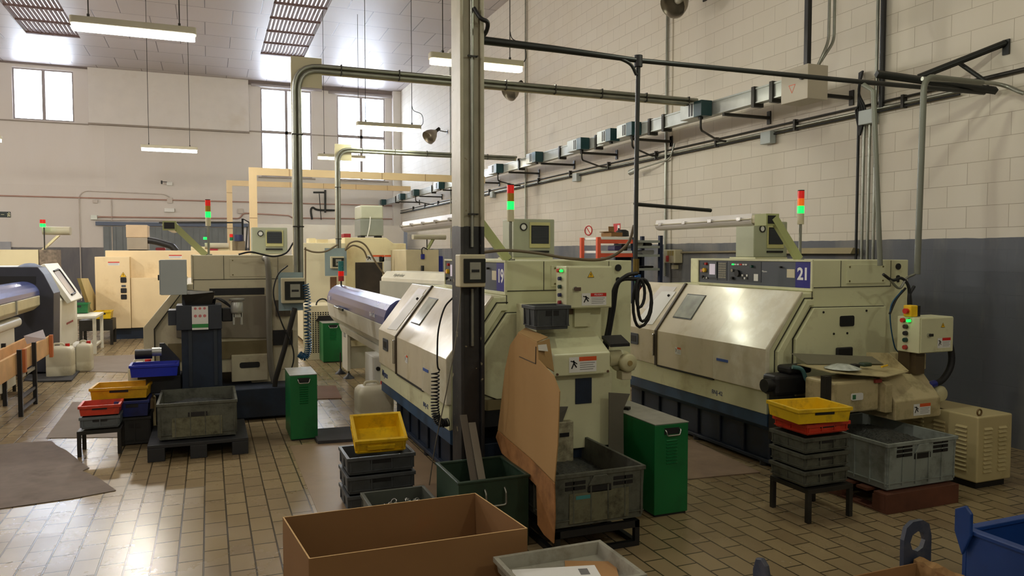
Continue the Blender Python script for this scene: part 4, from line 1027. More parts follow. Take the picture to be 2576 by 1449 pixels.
# grimy crate with chips on its black trestle
cr = crate('chip_crate', 'large filthy crate half full of metal chips below the lathe 19 conveyor', 'crate', (2.035, 4.13, .155), .60, .80, .315, CRATED, slots=2, group='large crates of metal chips')
heap(cr, .54, .74, .17, .05, CHIPS, seed=3)
g = G(mat('grime patch', (120, 118, 92), .7, var=.3, scale=14, dirt=(40, 38, 26), damt=.9, dscale=14)).box(-.19, .19, -.3925, -.388, .03, .20); g.build('worn_panel', cr)
G(mat('teal tape', (60, 130, 130), .6)).box(-.15, -.06, -.3945, -.3928, .165, .185).build('tape', cr)
tt = thing('trestle', 'low black steel trestle carrying the filthy crate of lathe 19', 'stand', (2.03, 4.1, 0))
for yy in (3.74, 4.48): G(BLACK).box(1.76, 2.30, yy, yy+.03, .11, .15).build('rail', tt)
for xx in (1.76, 2.27): G(BLACK).box(xx, xx+.03, 3.74, 4.51, .11, .1499).build('rail', tt)
for xx in (1.76, 2.27):
    for yy in (3.74, 4.48): G(BLACK).box(xx, xx+.03, yy, yy+.03, .03, .11).build('leg', tt)
    G(BLACK).box(xx, xx+.03, 3.74, 4.51, 0, .03).build('foot_rail', tt)
G(BLACK).box(1.79, 2.27, 3.74, 3.77, 0, .03).build('foot_rail', tt)

green_cabinet(2.63, 2.885, 4.10, 4.85, .605, 'tallest green cabinet with a worn grey top, right of the filthy crate')
tag(G(BLACK).box(-.085, .085, -.02, .02, 0, .02).build('magnet_bar'), 'small black bar lying on top of the large green cabinet', 'bar')
q = bpy.data.objects['magnet_bar']; q.location = (2.66, 4.62, .606); q.rotation_euler = (0, 0, math.radians(-52)); 
tag(G(mat('bent plate', (96, 92, 80), .6)).prism([(2.44, .0), (2.56, .0), (2.55, .66), (2.60, .76), (2.44, .78)], 'y', 4.36, 4.366).build('bent_plate'), 'dark bent plate leaning on the conveyor foot behind the green cabinet', 'plate')
green_cabinet(.66, .90, 7.02, 7.50, .60, 'green cabinet at the right end of the pallet crate, ventilated front')
green_cabinet(1.62, 1.93, 11.9, 12.4, .62, 'furthest green cabinet beside the perforated panel')

# green steel bin and the bars dropped in it
t = thing('steel_bin', 'dark green steel bin with handles at the foot of the column', 'bin', (1.55, 4.1, 0))
bx0, bx1, by0, by1, bh = 1.275, 1.70, 3.98, 4.42, .405
g = G(DKGREEN); w = .008
g.box(bx0, bx1, by0, by0+w, 0, bh).box(bx0, bx1, by1-w, by1, 0, bh).box(bx0, bx0+w, by0+w, by1-w, 0, bh).box(bx1-w, bx1, by0+w, by1-w, 0, bh).box(bx0+w, bx1-w, by0+w, by1-w, .0, .01); g.build('body', t)
g = G(DKGREEN).box(bx0-.008, bx1+.008, by0-.008, by0+.014, bh, bh+.014).box(bx0-.008, bx1+.008, by1-.014, by1+.008, bh, bh+.014).box(bx0-.008, bx0+.014, by0+.014, by1-.014, bh, bh+.014).box(bx1-.014, bx1+.008, by0+.014, by1-.014, bh, bh+.014); g.build('rim', t, bevel=.003)
G(STEEL).tube(bend([(1.43, by0, .36), (1.43, by0-.025, .345), (1.43, by0-.03, .27), (1.55, by0-.03, .27), (1.55, by0-.025, .345), (1.55, by0, .36)], .015, 3), .006, 8).build('handle', t)
G(mat('oily residue', (36, 40, 34), .4)).box(bx0+.01, bx1-.01, by0+.01, by1-.01, .011, .22).build('contents', t)
for k, (a, b_, m_) in enumerate([((1.50, 4.16, .235), (1.60, 4.50, .62), mat('grey angle bar', (120, 114, 100), .5)), ((1.46, 4.20, .235), (1.565, 4.56, .66), mat('dull bar', (92, 84, 72), .6))]):
    d = Vector(b_)-Vector(a); M = frame(a, (0, -.9, .6), d); MM = frame(a, (1, -.1, 0), d)
    o = G(m_).box(-.022, .022, 0, d.length, -.006, .006, M=MM).build('steel_bar'); tag(o, ['pale steel bar leaning out of the green bin', 'darker steel bar behind the pale one, leaning out of the green bin'][k], 'bar')

# middle stack: grey crates with the tilted yellow one on top
GS = 'crates stacked left of the column'
q = at(873, 1130, z=.62)
base = (.99, 4.93)
for k in range(3): crate('crate', ['bottom', 'middle', 'topmost'][k]+' charcoal crate of the stack under the tilted yellow crate', 'crate', (1.03, 5.03, .125*k), .455, .35, .125, CRATEK, group=GS)
yc = crate('crate', 'yellow crate lying tilted on the charcoal stack left of the column', 'crate', (1.03, 5.02, .552), .345, .30, .125, YEL, group=GS, handle=False)
yc.location = (1.035, 5.02, .432); yc.rotation_euler = (math.radians(24), 0, math.radians(-3))
g = G(YEL).box(-.09, .09, -.155, -.14, .05, .085); g.build('grip', yc, bevel=.004)
pc = crate('crate', 'open dark crate of small turned rings in front of the charcoal stack', 'crate', (1.03, 4.38, 0), .40, .34, .245, mat('dark olive crate', (74, 78, 70), .5), group=GS, ribs=True)
heap(pc, .35, .29, .13, .04, CHIPS, seed=5)
rn = random.Random(5)
for k in range(26):
    a = rn.uniform(0, PI); c0 = Vector((1.03+rn.uniform(-.14, .14), 4.38+rn.uniform(-.11, .11), .182+rn.uniform(0, .012))); u = Vector((math.cos(a), math.sin(a), rn.uniform(-.4, .4))).normalized(); w_ = Vector((-math.sin(a)*.5, math.cos(a)*.5, rn.uniform(.4, 1))).normalized()
    o = G(CHROME if k % 3 else STEEL).tube([c0+(u*math.cos(i*PI/6)+w_*math.sin(i*PI/6))*.017 for i in range(12)], .0045, 5, closed=True).build('turned_ring')
    tag(o, 'small shiny steel ring lying loose in the open dark crate', 'ring', 'turned rings in the open crate')
# cable from the column to the floor and the black spiral hose in front of lathe 19
t = thing('air_hose', 'thin hose running from the column down to the floor by the charcoal stack', 'hose', (1.3, 4.7, 0))
G(mat('thin grey hose', (120, 116, 104), .5)).tube(spline([(1.50, 4.585, 1.62), tuple(at(1150, 830, y=4.55)), tuple(at(1126, 970, y=4.6)), tuple(at(1095, 1120, y=4.8)), tuple(at(1080, 1220, y=4.9))]), .004, 6).build('hose', t)
t = thing('spiral_hose', 'black spiral air hose hanging in front of the lathe 19 door', 'hose', (1.4, 4.9, .9))
p_ = [tuple(at(u, v, y=4.85)) for u, v in [(1140, 748), (1118, 775), (1103, 830), (1100, 890), (1101, 922), (1106, 932)]]
G(RUBBER).tube(spline(p_), .006, 8).build('straight_hose', t)
g = G(RUBBER); helix(spline([tuple(at(u, v, y=4.85)) for u, v in [(1095, 935), (1095, 980), (1094, 1020), (1098, 1050), (1110, 1064), (1128, 1062)]], 20), .026, 24, .005, g); g.build('coil', t)

# ---- conveyor of lathe 21
t = thing('chip_conveyor', 'oily cream chip conveyor with a junk-covered tray, in front of lathe 21', 'conveyor', (4.5, 4.2, 0))
OIL = mat('oily cream paint', (190, 176, 134), .4, var=.08, dirt=(96, 84, 48), damt=.5, dscale=6)
G(OIL).box(4.03, 4.46, 4.02, 4.30, .57, .80).build('side_housing', t, bevel=.02, seg=3)
lb = G(LABW).rbox(4.19, 4.30, 4.014, 4.0195, .66, .71, .012, 'y').build('maker_label', t); G(mat('green leaf ink', (50, 110, 70), .5)).box(4.20, 4.23, 4.0125, 4.0138, .668, .70).build('logo', lb)
G(OIL).prism([(3.97, .56), (3.97, .76), (4.0, .78), (4.2, .78), (4.2, .56)], 'x', 4.465, 4.53).build('cover_strap', t, bevel=.004)
hd = G(OIL).prism([(3.95, .50), (3.95, .64), (4.10, .80), (4.34, .80), (4.34, .50)], 'x', 4.54, 4.99).build('hood', t, bevel=.008)
sticker(hd, face(4.80, 3.949, .565), .17, .085, ORW)
G(mat('gasket', (150, 60, 50), .6)).box(4.40, 4.46, 4.0, 4.018, .775, .80).build('gasket', t)
g = G(OIL).plate([(3.98, 3.98, .835), (4.40, 3.93, .80), (4.72, 4.05, .815), (4.72, 4.42, .90), (4.05, 4.42, .90)], .006) if False else G(OIL)
g.add([(4.04, 4.05, .86), (4.42, 3.93, .825), (4.74, 4.02, .83), (4.74, 4.45, .86), (4.10, 4.45, .86), (4.04, 4.05, .866), (4.42, 3.93, .831), (4.74, 4.02, .836), (4.74, 4.45, .866), (4.10, 4.45, .866)], [(4, 3, 2, 1, 0), (5, 6, 7, 8, 9), (0, 1, 6, 5), (1, 2, 7, 6), (2, 3, 8, 7), (3, 4, 9, 8), (4, 0, 5, 9)])
g.build('tray', t)
G(OIL).prism([(4.02, .84), (4.40, .84), (4.40, .93), (4.20, .95)], 'x', 4.735, 4.745).build('tray_side', t)
G(mat('chute steel', (110, 106, 88), .5)).add([(4.15, 4.58, .93), (4.85, 4.30, .90), (4.85, 4.20, .86), (4.15, 4.40, .87)], [(0, 1, 2, 3)]).build('chute', t)
G(mat('mast paint', (84, 70, 46), .5)).box(4.84, 4.93, 4.10, 4.20, .50, 1.0).build('mast', t)
G(OIL).box(4.98, 5.16, 4.22, 4.40, .80, .92).build('rear_box', t, bevel=.004)
G(DKSTEEL).box(3.98, 4.03, 4.04, 4.09, .14, .84).build('post', t)
G(NAVY).box(4.10, 4.95, 4.45, 4.60, 0, .52).build('lower_tank', t)
G(MATS['motor paint']).lathe([(0, 0), (.05, 0), (.062, .015), (.062, .05), (.05, .06), (.05, .1), (.07, .1), (.07, .15)], (5.10, 4.02, .64), (0, 1, 0), 22).build('motor', t)
G(MATS['motor paint']).cyl((4.98, 4.12, .64), (5.08, 4.12, .64), .045, 14).build('gear_box', t)
G(BLACK).box(5.03, 5.10, 4.04, 4.14, .51, .58).build('motor_mount', t); G(BEIGEB).box(5.06, 5.13, 4.02, 4.10, .49, .53).build('connection_box', t, bevel=.005)
# things lying on the tray
tag(G(mat('plastic bag', (190, 196, 190), .15, var=.3, scale=20, bump=1, bscale=18)).lathe([(.0, .03), (.05, .028), (.10, .012), (.13, 0)], (4.25, 4.16, .868), (0, 0, 1), 9).build('plastic_bag'), 'crumpled clear plastic bag lying on the conveyor tray', 'bag')
tag(G(YELP).cyl((4.52, 4.06, .876), (4.62, 4.10, .876), .007, 8).build('pencil'), 'yellow pencil-like stick at the right side of the conveyor tray', 'stick')
tag(G(DKGREEN).box(4.44, 4.52, 4.14, 4.2, .867, .895).build('rag', bevel=.01), 'dark green rag on the conveyor tray between bag and stick', 'rag')
tag(G(BLACK).box(4.33, 4.38, 4.12, 4.17, .867, .895).build('tool', bevel=.006), 'small black tool on the conveyor tray beside the plastic bag', 'tool')
t = thing('conveyor_control_box', 'cream control box with round buttons at the end of lathe 21', 'control box', (4.95, 4.05, .97))
G(CREAM).box(4.815, 5.16, 4.0, 4.19, .965, 1.228).build('enclosure', t, bevel=.004)
G(CREAM).box(4.825, 5.155, 3.992, 3.9995, .97, 1.222).build('door', t, bevel=.003)
G(mat('mast paint', (84, 70, 46), .5)).box(4.86, 4.95, 4.06, 4.15, .80, .965).build('bracket', t)
buttons(t, 4.8145, [4.135, 4.085, 4.11, 4.11, 4.11, 4.11], [1.20, 1.20, 1.155, 1.105, 1.055, 1.0], [REDP, GREENL, mat('dark button', (60, 40, 36), .4), BLACK, DKG2, mat('red button', (170, 50, 44), .4)], .018)
triangle(t, face(5.045, 3.9915, 1.165), .022); sticker(t, face(5.06, 3.9915, 1.035), .135, .075, REDP)
g = G(CHROME).cyl((4.895, 3.975, 1.10), (4.895, 3.9915, 1.10), .013, 14); g.use(DKSTEEL).box(4.888, 4.92, 3.966, 3.975, 1.09, 1.11); g.build('door_lock', t)
t = thing('emergency_switch', 'yellow box with a red knob on top of the lathe 21 control box', 'switch', (4.88, 4.1, 1.229))
G(mat('switch yellow', (240, 196, 20), .4)).box(4.80, 4.87, 4.06, 4.13, 1.229, 1.315).build('housing', t, bevel=.008)
G(BLACK).box(4.871, 4.90, 4.065, 4.125, 1.232, 1.31).build('back_plate', t); G(REDP).cyl((4.775, 4.095, 1.272), (4.80, 4.095, 1.272), .020, 16).build('knob', t)
t = thing('black_hoses', 'bundle of black hoses curving from the button box down to the conveyor motor', 'hose', (5.2, 4.1, .7))
G(RUBBER).tube(spline([(5.10, 4.12, .97), (5.18, 4.06, 1.03), (5.22, 4.05, .92), (5.20, 4.05, .82), (5.12, 4.05, .74), (5.03, 4.05, .715)]), .024, 10).build('hose', t); G(mat('blue connector', (30, 40, 130), .4)).cyl((5.05, 4.05, .722), (4.98, 4.05, .71), .028, 12).build('connector', t)
# hoses from the riser pipe to the lathe
t = thing('cable_knot', 'tangle of dark cables tied to the riser pipe beside lathe 21', 'cable', (5.08, 4.4, 1.4))
for k, pp in enumerate([[(2222, 690), (2245, 705), (2268, 700), (2285, 720), (2292, 775)], [(2235, 700), (2262, 725), (2280, 700), (2300, 690)], [(2270, 730), (2243, 765), (2240, 810), (2250, 870), (2262, 888)], [(2278, 725), (2255, 752), (2238, 790)], [(2300, 720), (2287, 745), (2288, 780), (2290, 800)]]):
    G([RUBBER, STEEL, HOSEB, RUBBER, RUBBER][k]).tube(spline([tuple(at(u, v, y=4.3)) for u, v in pp]), [.012, .010, .005, .009, .012][k], 7).build('cable', t)
# black feed device at the front corner of lathe 21
t = thing('black_pump', 'black pump with a short hose under the front corner of lathe 21', 'pump', (4.0, 4.45, .7))
p0 = at(1990, 960, y=4.40)
G(BLACK).box(3.86, 4.16, 4.40, 4.56, .64, .80).build('body', t, bevel=.03, seg=3); G(BLACK).box(3.98, 4.20, 4.40, 4.54, .80, .86).build('cover', t, bevel=.02)
G(BLACK).cyl((3.80, 4.46, .72), (3.88, 4.46, .72), .05, 16).build('end_cap', t); G(mat('glossy teal hose', (70, 110, 110), .2)).tube(spline([(3.99, 4.38, .86), (4.06, 4.36, .84), (4.10, 4.36, .77), (4.14, 4.36, .72)]), .016, 8).build('hose', t)
G(BLACK).box(3.9, 4.05, 4.42, 4.52, .30, .64).build('foot', t)

# crate on the brown pallet
def pallet(loc, w, d, h, m, label, solid=False):
    t = thing('pallet', label, 'pallet', loc, 0, None, local=True)
    for k in range(5 if not solid else 6): yy = -d/2+(d-.09)*k/(4 if not solid else 5); G(m).box(-w/2, w/2, yy, yy+.09, h-.02, h).build('deck_board', t, bevel=.002)
    for xx in (-w/2, -.045, w/2-.09):
        G(m).box(xx, xx+.09, -d/2, d/2, 0, .016).build('bottom_board', t, bevel=.002)
        for yy in (-d/2, -.05, d/2-.1): G(m).box(xx, xx+.09, yy, yy+.1, .016, h-.02).build('block', t, bevel=.002)
    if solid: G(m).box(-w/2, w/2, -d/2-.018, -d/2-.001, 0.0, h).build('front_board', t, bevel=.002)
    return t
pallet((4.39, 4.01, 0), .66, .82, .13, PALLETW, 'reddish brown pallet under the light grey chip crate', solid=True)
cr = crate('chip_crate', 'large light grey crate of dark chips on the brown pallet', 'crate', (4.415, 4.02, .131), .65, .82, .32, CRATEL, slots=3, group='large crates of metal chips')
heap(cr, .58, .74, .24, .08, CHIPS, seed=9)
# the stand with its stack
stand((3.65, 3.82, 0), .37, .35, .215, 'black steel stand under the stack with yellow and red crates, by lathe 21')
for k in range(3): crate('crate', ['bottom', 'middle', 'topmost'][k]+' grimy grey crate on the black stand by lathe 21', 'crate', (3.63, 3.82, .216+.106*k), .375, .33, .108, CRATED, group='crates stacked on the stand by lathe 21')
crate('crate', 'red crate between the yellow one and the grimy grey ones', 'crate', (3.66, 3.84, .536), .36, .32, .082, RED, group='crates stacked on the stand by lathe 21')
yc = crate('crate', 'yellow crate topping the stack on the black stand', 'crate', (3.60, 3.80, .62), .40, .345, .105, YEL, rz=math.radians(-7), ribs=False, group='crates stacked on the stand by lathe 21')
# beige louvred transformer cabinet
t = thing('transformer_cabinet', 'beige louvred cabinet with a lifting ring by the right wall', 'cabinet', (5.3, 4.1, 0))
TB = mat('beige enamel', (190, 176, 130), .45, var=.05, dirt=(130, 116, 78), damt=.3)
G(TB).box(5.08, 5.44, 3.72, 4.48, .05, .53).build('body', t, bevel=.012, seg=3); G(BLACK).box(5.11, 5.41, 3.75, 4.44, 0, .05).build('plinth', t)
for k in range(11):
    z = .12+k*.031
    for yy in (3.80, 3.98, 4.16):
        if yy > 3.9 or True: G(TB).prism([(5.080, z), (5.066, z+.003), (5.0795, z+.018)], 'y', yy, yy+.09).build('louvre', t)
    for xx in (5.14, 5.29): G(TB).prism([(3.7205, z), (3.706, z+.003), (3.7205, z+.018)], 'x', xx, xx+.08).build('louvre', t)
G(mat('brass ring', (120, 96, 60), .4, metal=.5)).tube([(5.13+.022*math.cos(a*PI/6), 3.75, .555+.022*math.sin(a*PI/6)) for a in range(12)], .006, 8, closed=True).build('lifting_ring', t)

# jugs
def jug(x, y, w, d, h, label, rz=0, caps=1):
    t = thing('jug', label, 'jug', (x, y, 0), rz, None, local=True)
    g = G(JUG); prof = [(0, 1.0), (.78, 1.0), (.90, 1.0), (1, .99), (1, .97)]
    def ring(s, z, rr=.28):
        pts = []
        for cx, cy, t0 in ((1, 1, 0), (-1, 1, 90), (-1, -1, 180), (1, -1, 270)):
            for i in range(5):
                a = math.radians(t0+90*i/4); pts.append((cx*(w/2*s-rr*w*.5)+rr*w*.5*math.cos(a), cy*(d/2*s-rr*w*.5)+rr*w*.5*math.sin(a), z))
        return pts
    lv = [(0.94, 0), (1, .02), (1, .3*h), (.985, .32*h), (1, .34*h), (1, .70*h), (.97, .80*h), (.82, .88*h), (.5, .90*h)]
    vs = [p for s_, z in lv for p in ring(s_, z)]; n = 20; fs = [list(range(n))[::-1], list(range((len(lv)-1)*n, len(lv)*n))]
    for i in range(len(lv)-1):
        for k in range(n): fs.append((i*n+k, i*n+(k+1) % n, (i+1)*n+(k+1) % n, (i+1)*n+k))
    g.add(vs, fs, True); g.build('body', t)
    G(JUG).tube(bend([(-w*.28, 0, .86*h), (-w*.24, 0, .98*h), (w*.1, 0, .98*h), (w*.16, 0, .88*h)], .02, 3), .013, 8).build('grip', t)
    G(REDP).cyl((w*.27, 0, .87*h), (w*.27, 0, .97*h), .028, 14).build('cap', t)
    if caps > 1: G(JUG).cyl((w*.27, 0, .84*h), (w*.27, 0, .87*h), .034, 14).build('neck', t)
    return t
jug(3.18, 5.35, .26, .26, .44, 'white plastic jug with a red cap behind the large green cabinet')
jug(1.52, 7.53, .36, .30, .42, 'cloudy plastic jug with a red cap in front of lathe 19, by the aisle')

# mats
def mat_(pts, m, label, z=.006):
    P_ = [at(u, v, z=0) for u, v in pts]; n = len(P_); g = G(m)
    ar = sum(P_[i].x*P_[(i+1) % n].y-P_[(i+1) % n].x*P_[i].y for i in range(n))
    if ar < 0: P_ = P_[::-1]
    g.add([(p.x, p.y, .001) for p in P_]+[(p.x, p.y, z) for p in P_], [list(range(n))[::-1], list(range(n, 2*n))]+[[i, (i+1) % n, n+(i+1) % n, n+i] for i in range(n)])
    return tag(g.build('floor_mat'), label, 'mat', 'mats and boards on the floor')
mat_([(1700, 1110), (1740, 1108), (1912, 1190), (1741, 1206), (1700, 1208)], MATB, 'brown board on the floor between the large green cabinet and lathe 21', .008)

# ---- foreground: cardboard box, trays, skips
zb = .47
cbx = [at(777, 1406, z=zb), at(1327, 1329, z=zb), at(1196, 1240, z=zb), at(711, 1301, z=zb)]
t = thing('cardboard_box', 'big open cardboard box in the foreground, empty', 'box', ((cbx[0]+cbx[1]+cbx[2]+cbx[3])/4*Vector((1, 1, 0)) if False else ((cbx[0].x+cbx[2].x)/2, (cbx[0].y+cbx[2].y)/2, 0)))
names = ['front_side', 'right_side', 'back_side', 'left_side']; cen = sum(cbx, Vector())/4
for i in range(4):
    a, b_ = cbx[i], cbx[(i+1) % 4]; a0 = Vector((a.x, a.y, .012)); b0 = Vector((b_.x, b_.y, .012)); nrm = (b_-a).cross(Vector((0, 0, 1))).normalized()
    if nrm.dot(cen-a) < 0: nrm = -nrm
    th = nrm*.006; e = (b_-a).normalized()*.0063*(1 if i % 2 else 0)
    vs = [a0+e, b0-e, b_-e-Vector((0, 0, .0006)), a+e-Vector((0, 0, .0006))]; vs += [v+th for v in vs]
    o = G(CARD).add(vs, [(0, 1, 2, 3), (7, 6, 5, 4), (0, 4, 5, 1), (1, 5, 6, 2), (2, 6, 7, 3), (3, 7, 4, 0)]).build(names[i], t)
    vs = [a+e-Vector((0, 0, .0005)), b_-e-Vector((0, 0, .0005)), b_-e+th-Vector((0, 0, .0005)), a+e+th-Vector((0, 0, .0005))]
    G(CARDE).add(vs+[v+Vector((0, 0, .001)) for v in vs], [(3, 2, 1, 0), (4, 5, 6, 7), (0, 1, 5, 4), (1, 2, 6, 5), (2, 3, 7, 6), (3, 0, 4, 7)]).build('cut_edge', o)
vs = [Vector((p.x, p.y, .0)) for p in cbx]; G(CARD).add(vs+[v+Vector((0, 0, .0115)) for v in vs], [(3, 2, 1, 0), (4, 5, 6, 7), (0, 1, 5, 4), (1, 2, 6, 5), (2, 3, 7, 6), (3, 0, 4, 7)]).build('bottom', t)
# trays right of the box
TR = mat('worn grey tray', (150, 148, 134), .5, var=.12, dirt=(96, 90, 74), damt=.4, dscale=7)
zt = .40; q0, q1 = at(1616, 1430, z=zt), at(1510, 1360, z=zt)
tw, td = .50, .34
tx, ty = q1.x-.255, q1.y-.19
o = crate('tray', 'flat worn grey tray holding papers beside the cardboard box', 'tray', (tx, ty, zt-.075), .52, .40, .075, TR, ribs=False, handle=False, group='trays beside the cardboard box')
o2 = crate('tray', 'blue tray under the worn grey tray beside the cardboard box', 'tray', (tx+.085, ty-.035, zt-.15), .52, .42, .074, BLU, ribs=False, handle=False, group='trays beside the cardboard box')
for k in range(2): crate('tray', ['lower', 'upper'][k]+' dark crate hidden under the blue tray beside the cardboard box', 'crate', (tx+.03, ty, .125*k), .5, .4, .124, CRATEK, group='trays beside the cardboard box')
pz = zt-.046
g = G(PAPER); M = Matrix.Translation((tx-.04, ty-.02, pz)) @ Matrix.Rotation(math.radians(-14), 4, 'Z'); g.box(-.19, .17, -.13, .12, 0, .002, M=M); o = g.build('paper_sheet'); tag(o, 'white sheet of paper with a small printed block in the grey tray', 'paper')
G(mat('print ink', (120, 120, 120), .6)).box(.09, .13, .03, .09, .0021, .0026, M=M).build('printed_block', o)
g = G(mat('folder board', (170, 128, 80), .7)); g.box(-.10, .12, -.14, .12, -.0045, -.0005, M=Matrix.Translation((tx+.10, ty+.0, pz)) @ Matrix.Rotation(math.radians(-24), 4, 'Z')); tag(g.build('folder'), 'orange-brown folder under the white paper in the grey tray', 'folder')

# blue steel skip at the right edge
def skip(x0, x1, y0, y1, z, m, label, liner=False):
    t = thing('steel_skip', label, 'skip', ((x0+x1)/2, (y0+y1)/2, 0))
    w = .02; g = G(m); g.box(x0, x1, y0, y0+w, .08, z).box(x0, x1, y1-w, y1, .08, z).box(x0, x0+w, y0+w, y1-w, .08, z).box(x1-w, x1, y0+w, y1-w, .08, z).box(x0+w, x1-w, y0+w, y1-w, .08, .10); g.build('body', t, bevel=.003)
    g = G(m)
    for a in (x0+.02, x1-.12):
        for b_ in (y0+.02, y1-.12): G(m).box(a, a+.1, b_, b_+.1, 0, .08).build('foot', t)
    g.box(x0-.012, x0+.035, y0-.012, y1+.012, z, z+.02).box(x1-.035, x1+.012, y0-.012, y1+.012, z, z+.02).box(x0+.035, x1-.035, y0-.012, y0+.03, z, z+.02).box(x0+.035, x1-.035, y1-.03, y1+.012, z, z+.02); g.build('rim', t, bevel=.004)
    return t
zk = .44; c0 = at(2422, 1325, z=zk+.02)
t = skip(c0.x, c0.x+1.0, c0.y-.75, c0.y, zk, BLUSK, 'blue steel skip cut by the right edge of the picture')
g = G(BLUSK).prism([(c0.y-.02, zk-.10), (c0.y+.02, zk+.0), (c0.y+.02, zk+.10), (c0.y-.03, zk+.13), (c0.y-.06, zk+.10), (c0.y-.06, zk+.0)], 'x', c0.x-.03, c0.x-.012); g.build('corner_lug', t, bevel=.005)
# cardboard-lined skip with lifting eyes at the bottom
zk = .50; c0 = at(2305, 1408, z=zk); x1, y1 = c0.x, c0.y; x0 = x1-.74
t = thing('lined_skip', 'steel skip lined with cardboard at the bottom right, two lifting lugs showing', 'skip', (x1-.4, y1-.4, 0))
DKB = mat('dark grey blue steel', (52, 58, 74), .45, var=.2, dirt=(90, 90, 96), damt=.4, dscale=10)
g = G(DKB).box(x0, x1, y1-.02, y1, .08, zk-.02).box(x0, x0+.02, y1-.8, y1-.02, .08, zk-.02).box(x1-.02, x1, y1-.8, y1-.02, .08, zk-.02).box(x0, x1, y1-.82, y1-.8, .08, zk-.02).box(x0, x1, y1-.82, y1, .06, .08); g.build('body', t)
for a in (x0, x1-.1):
    for b_ in (y1-.82, y1-.1): G(DKB).box(a, a+.1, b_, b_+.1, 0, .06).build('foot', t)
g = G(CARD); g.box(x0+.02, x1-.02, y1-.026, y1-.0205, .1, zk).box(x0+.021, x0+.027, y1-.79, y1-.03, .1, zk).box(x1-.027, x1-.021, y1-.79, y1-.03, .1, zk).box(x0+.03, x1-.03, y1-.78, y1-.03, .09, .30)
g.build('cardboard_liner', t)
rn = random.Random(4); g = G(mat('torn cardboard', (150, 118, 78), .9, var=.2, scale=30, spec=.2)); vs = []; N_ = 22
for k in range(N_+1):
    yy = y1-.01-.45*k/N_; j = rn.uniform(-.012, .012)
    vs += [(x1-.034, yy, zk-.05), (x1-.022+j*.6, yy, zk+.016+j), (x1+.012+j, yy, zk+.010-j), (x1+.016, yy, zk-.045-abs(j))]
g.add(vs, [(4*k+i, 4*k+i+1, 4*k+i+5, 4*k+i+4) for k in range(N_) for i in range(3)]); g.build('torn_edge', t)
def lug(cx, cy, z, par, ax, f=1.0):
    o = [(-.055, -.05), (.055, -.05), (.055, .04), (.045, .075), (.02, .09), (-.02, .09), (-.045, .075), (-.055, .04)]; i_ = [(.03*math.cos(a*PI/4-PI*5/8-PI/8), .03+.03*math.sin(a*PI/4-PI*5/8-PI/8)) for a in range(8)]
    o = [(a*f, b_*f) for a, b_ in o]; i_ = [(a*f, b_*f) for a, b_ in i_]; g = G(DKB); vs = []
    for dy in (-.009, .009):
        for (a, b_) in o+i_: vs.append((cx+a, cy+dy, z+b_) if ax == 'x' else (cx+dy, cy+a, z+b_))
    fs = []
    for k in range(8):
        j = (k+1) % 8; fs += [(k, j, 8+j, 8+k), (16+j, 16+k, 24+k, 24+j), (j, k, 16+k, 16+j), (8+k, 8+j, 24+j, 24+k)]
    g.add(vs, fs); return g.build('lifting_lug', par)
lug(x1+.01, y1+.012, zk+.03, t, 'x', 1.35); ql = at(1918, 1440, x=x0-.02); G(DKB).prism([(ql.y-.035, .42), (ql.y+.035, .42), (ql.y+.04, ql.z), (ql.y+.025, ql.z+.045), (ql.y-.005, ql.z+.055), (ql.y-.03, ql.z+.035), (ql.y-.04, ql.z)], 'x', ql.x-.012, ql.x+.006).build('side_lug', t, bevel=.006)

# ================================================================ left half: lathe 17's end
BP = mat('black plastic', (34, 36, 40), .5, var=.1)
t = thing('pallet', 'black plastic pallet under the filthy crate at the end of the cream lathe', 'pallet', (-.1, 7.1, 0))
G(BP).box(-.49, .285, 6.72, 7.5, .11, .14).build('deck', t, bevel=.004)
for xx in (-.49, -.17, .155):
    for yy in (6.72, 7.05, 7.37): G(BP).box(xx, xx+.13, yy, yy+.13, 0, .11).build('block', t, bevel=.004)
cr = crate('chip_crate', 'large filthy crate of chips on the black pallet, in front of the slate conveyor', 'crate', (-.108, 7.16, .141), .63, .72, .315, CRATED, slots=0, group='large crates of metal chips')
heap(cr, .56, .65, .20, .07, CHIPS, seed=13)
G(mat('grime patch', (120, 118, 92))).box(-.20, .19, -.353, -.349, .03, .19).build('worn_panel', cr)
t = thing('chip_elevator', 'dark slate chip elevator rising behind the pallet crate', 'conveyor', (-.1, 7.8, 0))
G(DKBLUE).box(-.29, .105, 7.62, 7.95, .985, 1.215).build('head', t, bevel=.006)
G(NAVY).box(-.25, .10, 7.66, 7.95, .30, .984).build('column', t, bevel=.004)
for xx in (-.19, .03): G(mat('slate strip', (40, 48, 58), .5)).box(xx, xx+.03, 7.650, 7.659, .45, .98).build('strip', t)
G(DKBLUE).box(-.36, -.291, 7.66, 7.90, 1.03, 1.17).build('side_cover', t, bevel=.004)
lb = G(LABW).box(-.155, -.015, 7.6125, 7.6195, 1.04, 1.205).build('warning_label', t)
for k in range(3): G(mat('pale red symbol', (200, 120, 120), .6)).cyl((-.125+k*.04, 7.611, 1.115), (-.125+k*.04, 7.6124, 1.115), .014, 14).build('symbol', lb)
for k in range(3): G(mat('pale red symbol', (200, 120, 120), .6)).cyl((-.125+k*.04, 7.611, 1.185), (-.125+k*.04, 7.6124, 1.185), .012, 14).build('symbol', lb)
gl = G(mat('green band', (50, 140, 70), .5)).box(-.155, -.015, 7.612, 7.6195, 1.005, 1.039).build('green_label', t); G(LABW).box(-.155, -.015, 7.612, 7.6195, .986, 1.004).build('label', t)
SILV = mat('cast silver', (170, 172, 165), .35, metal=.5)
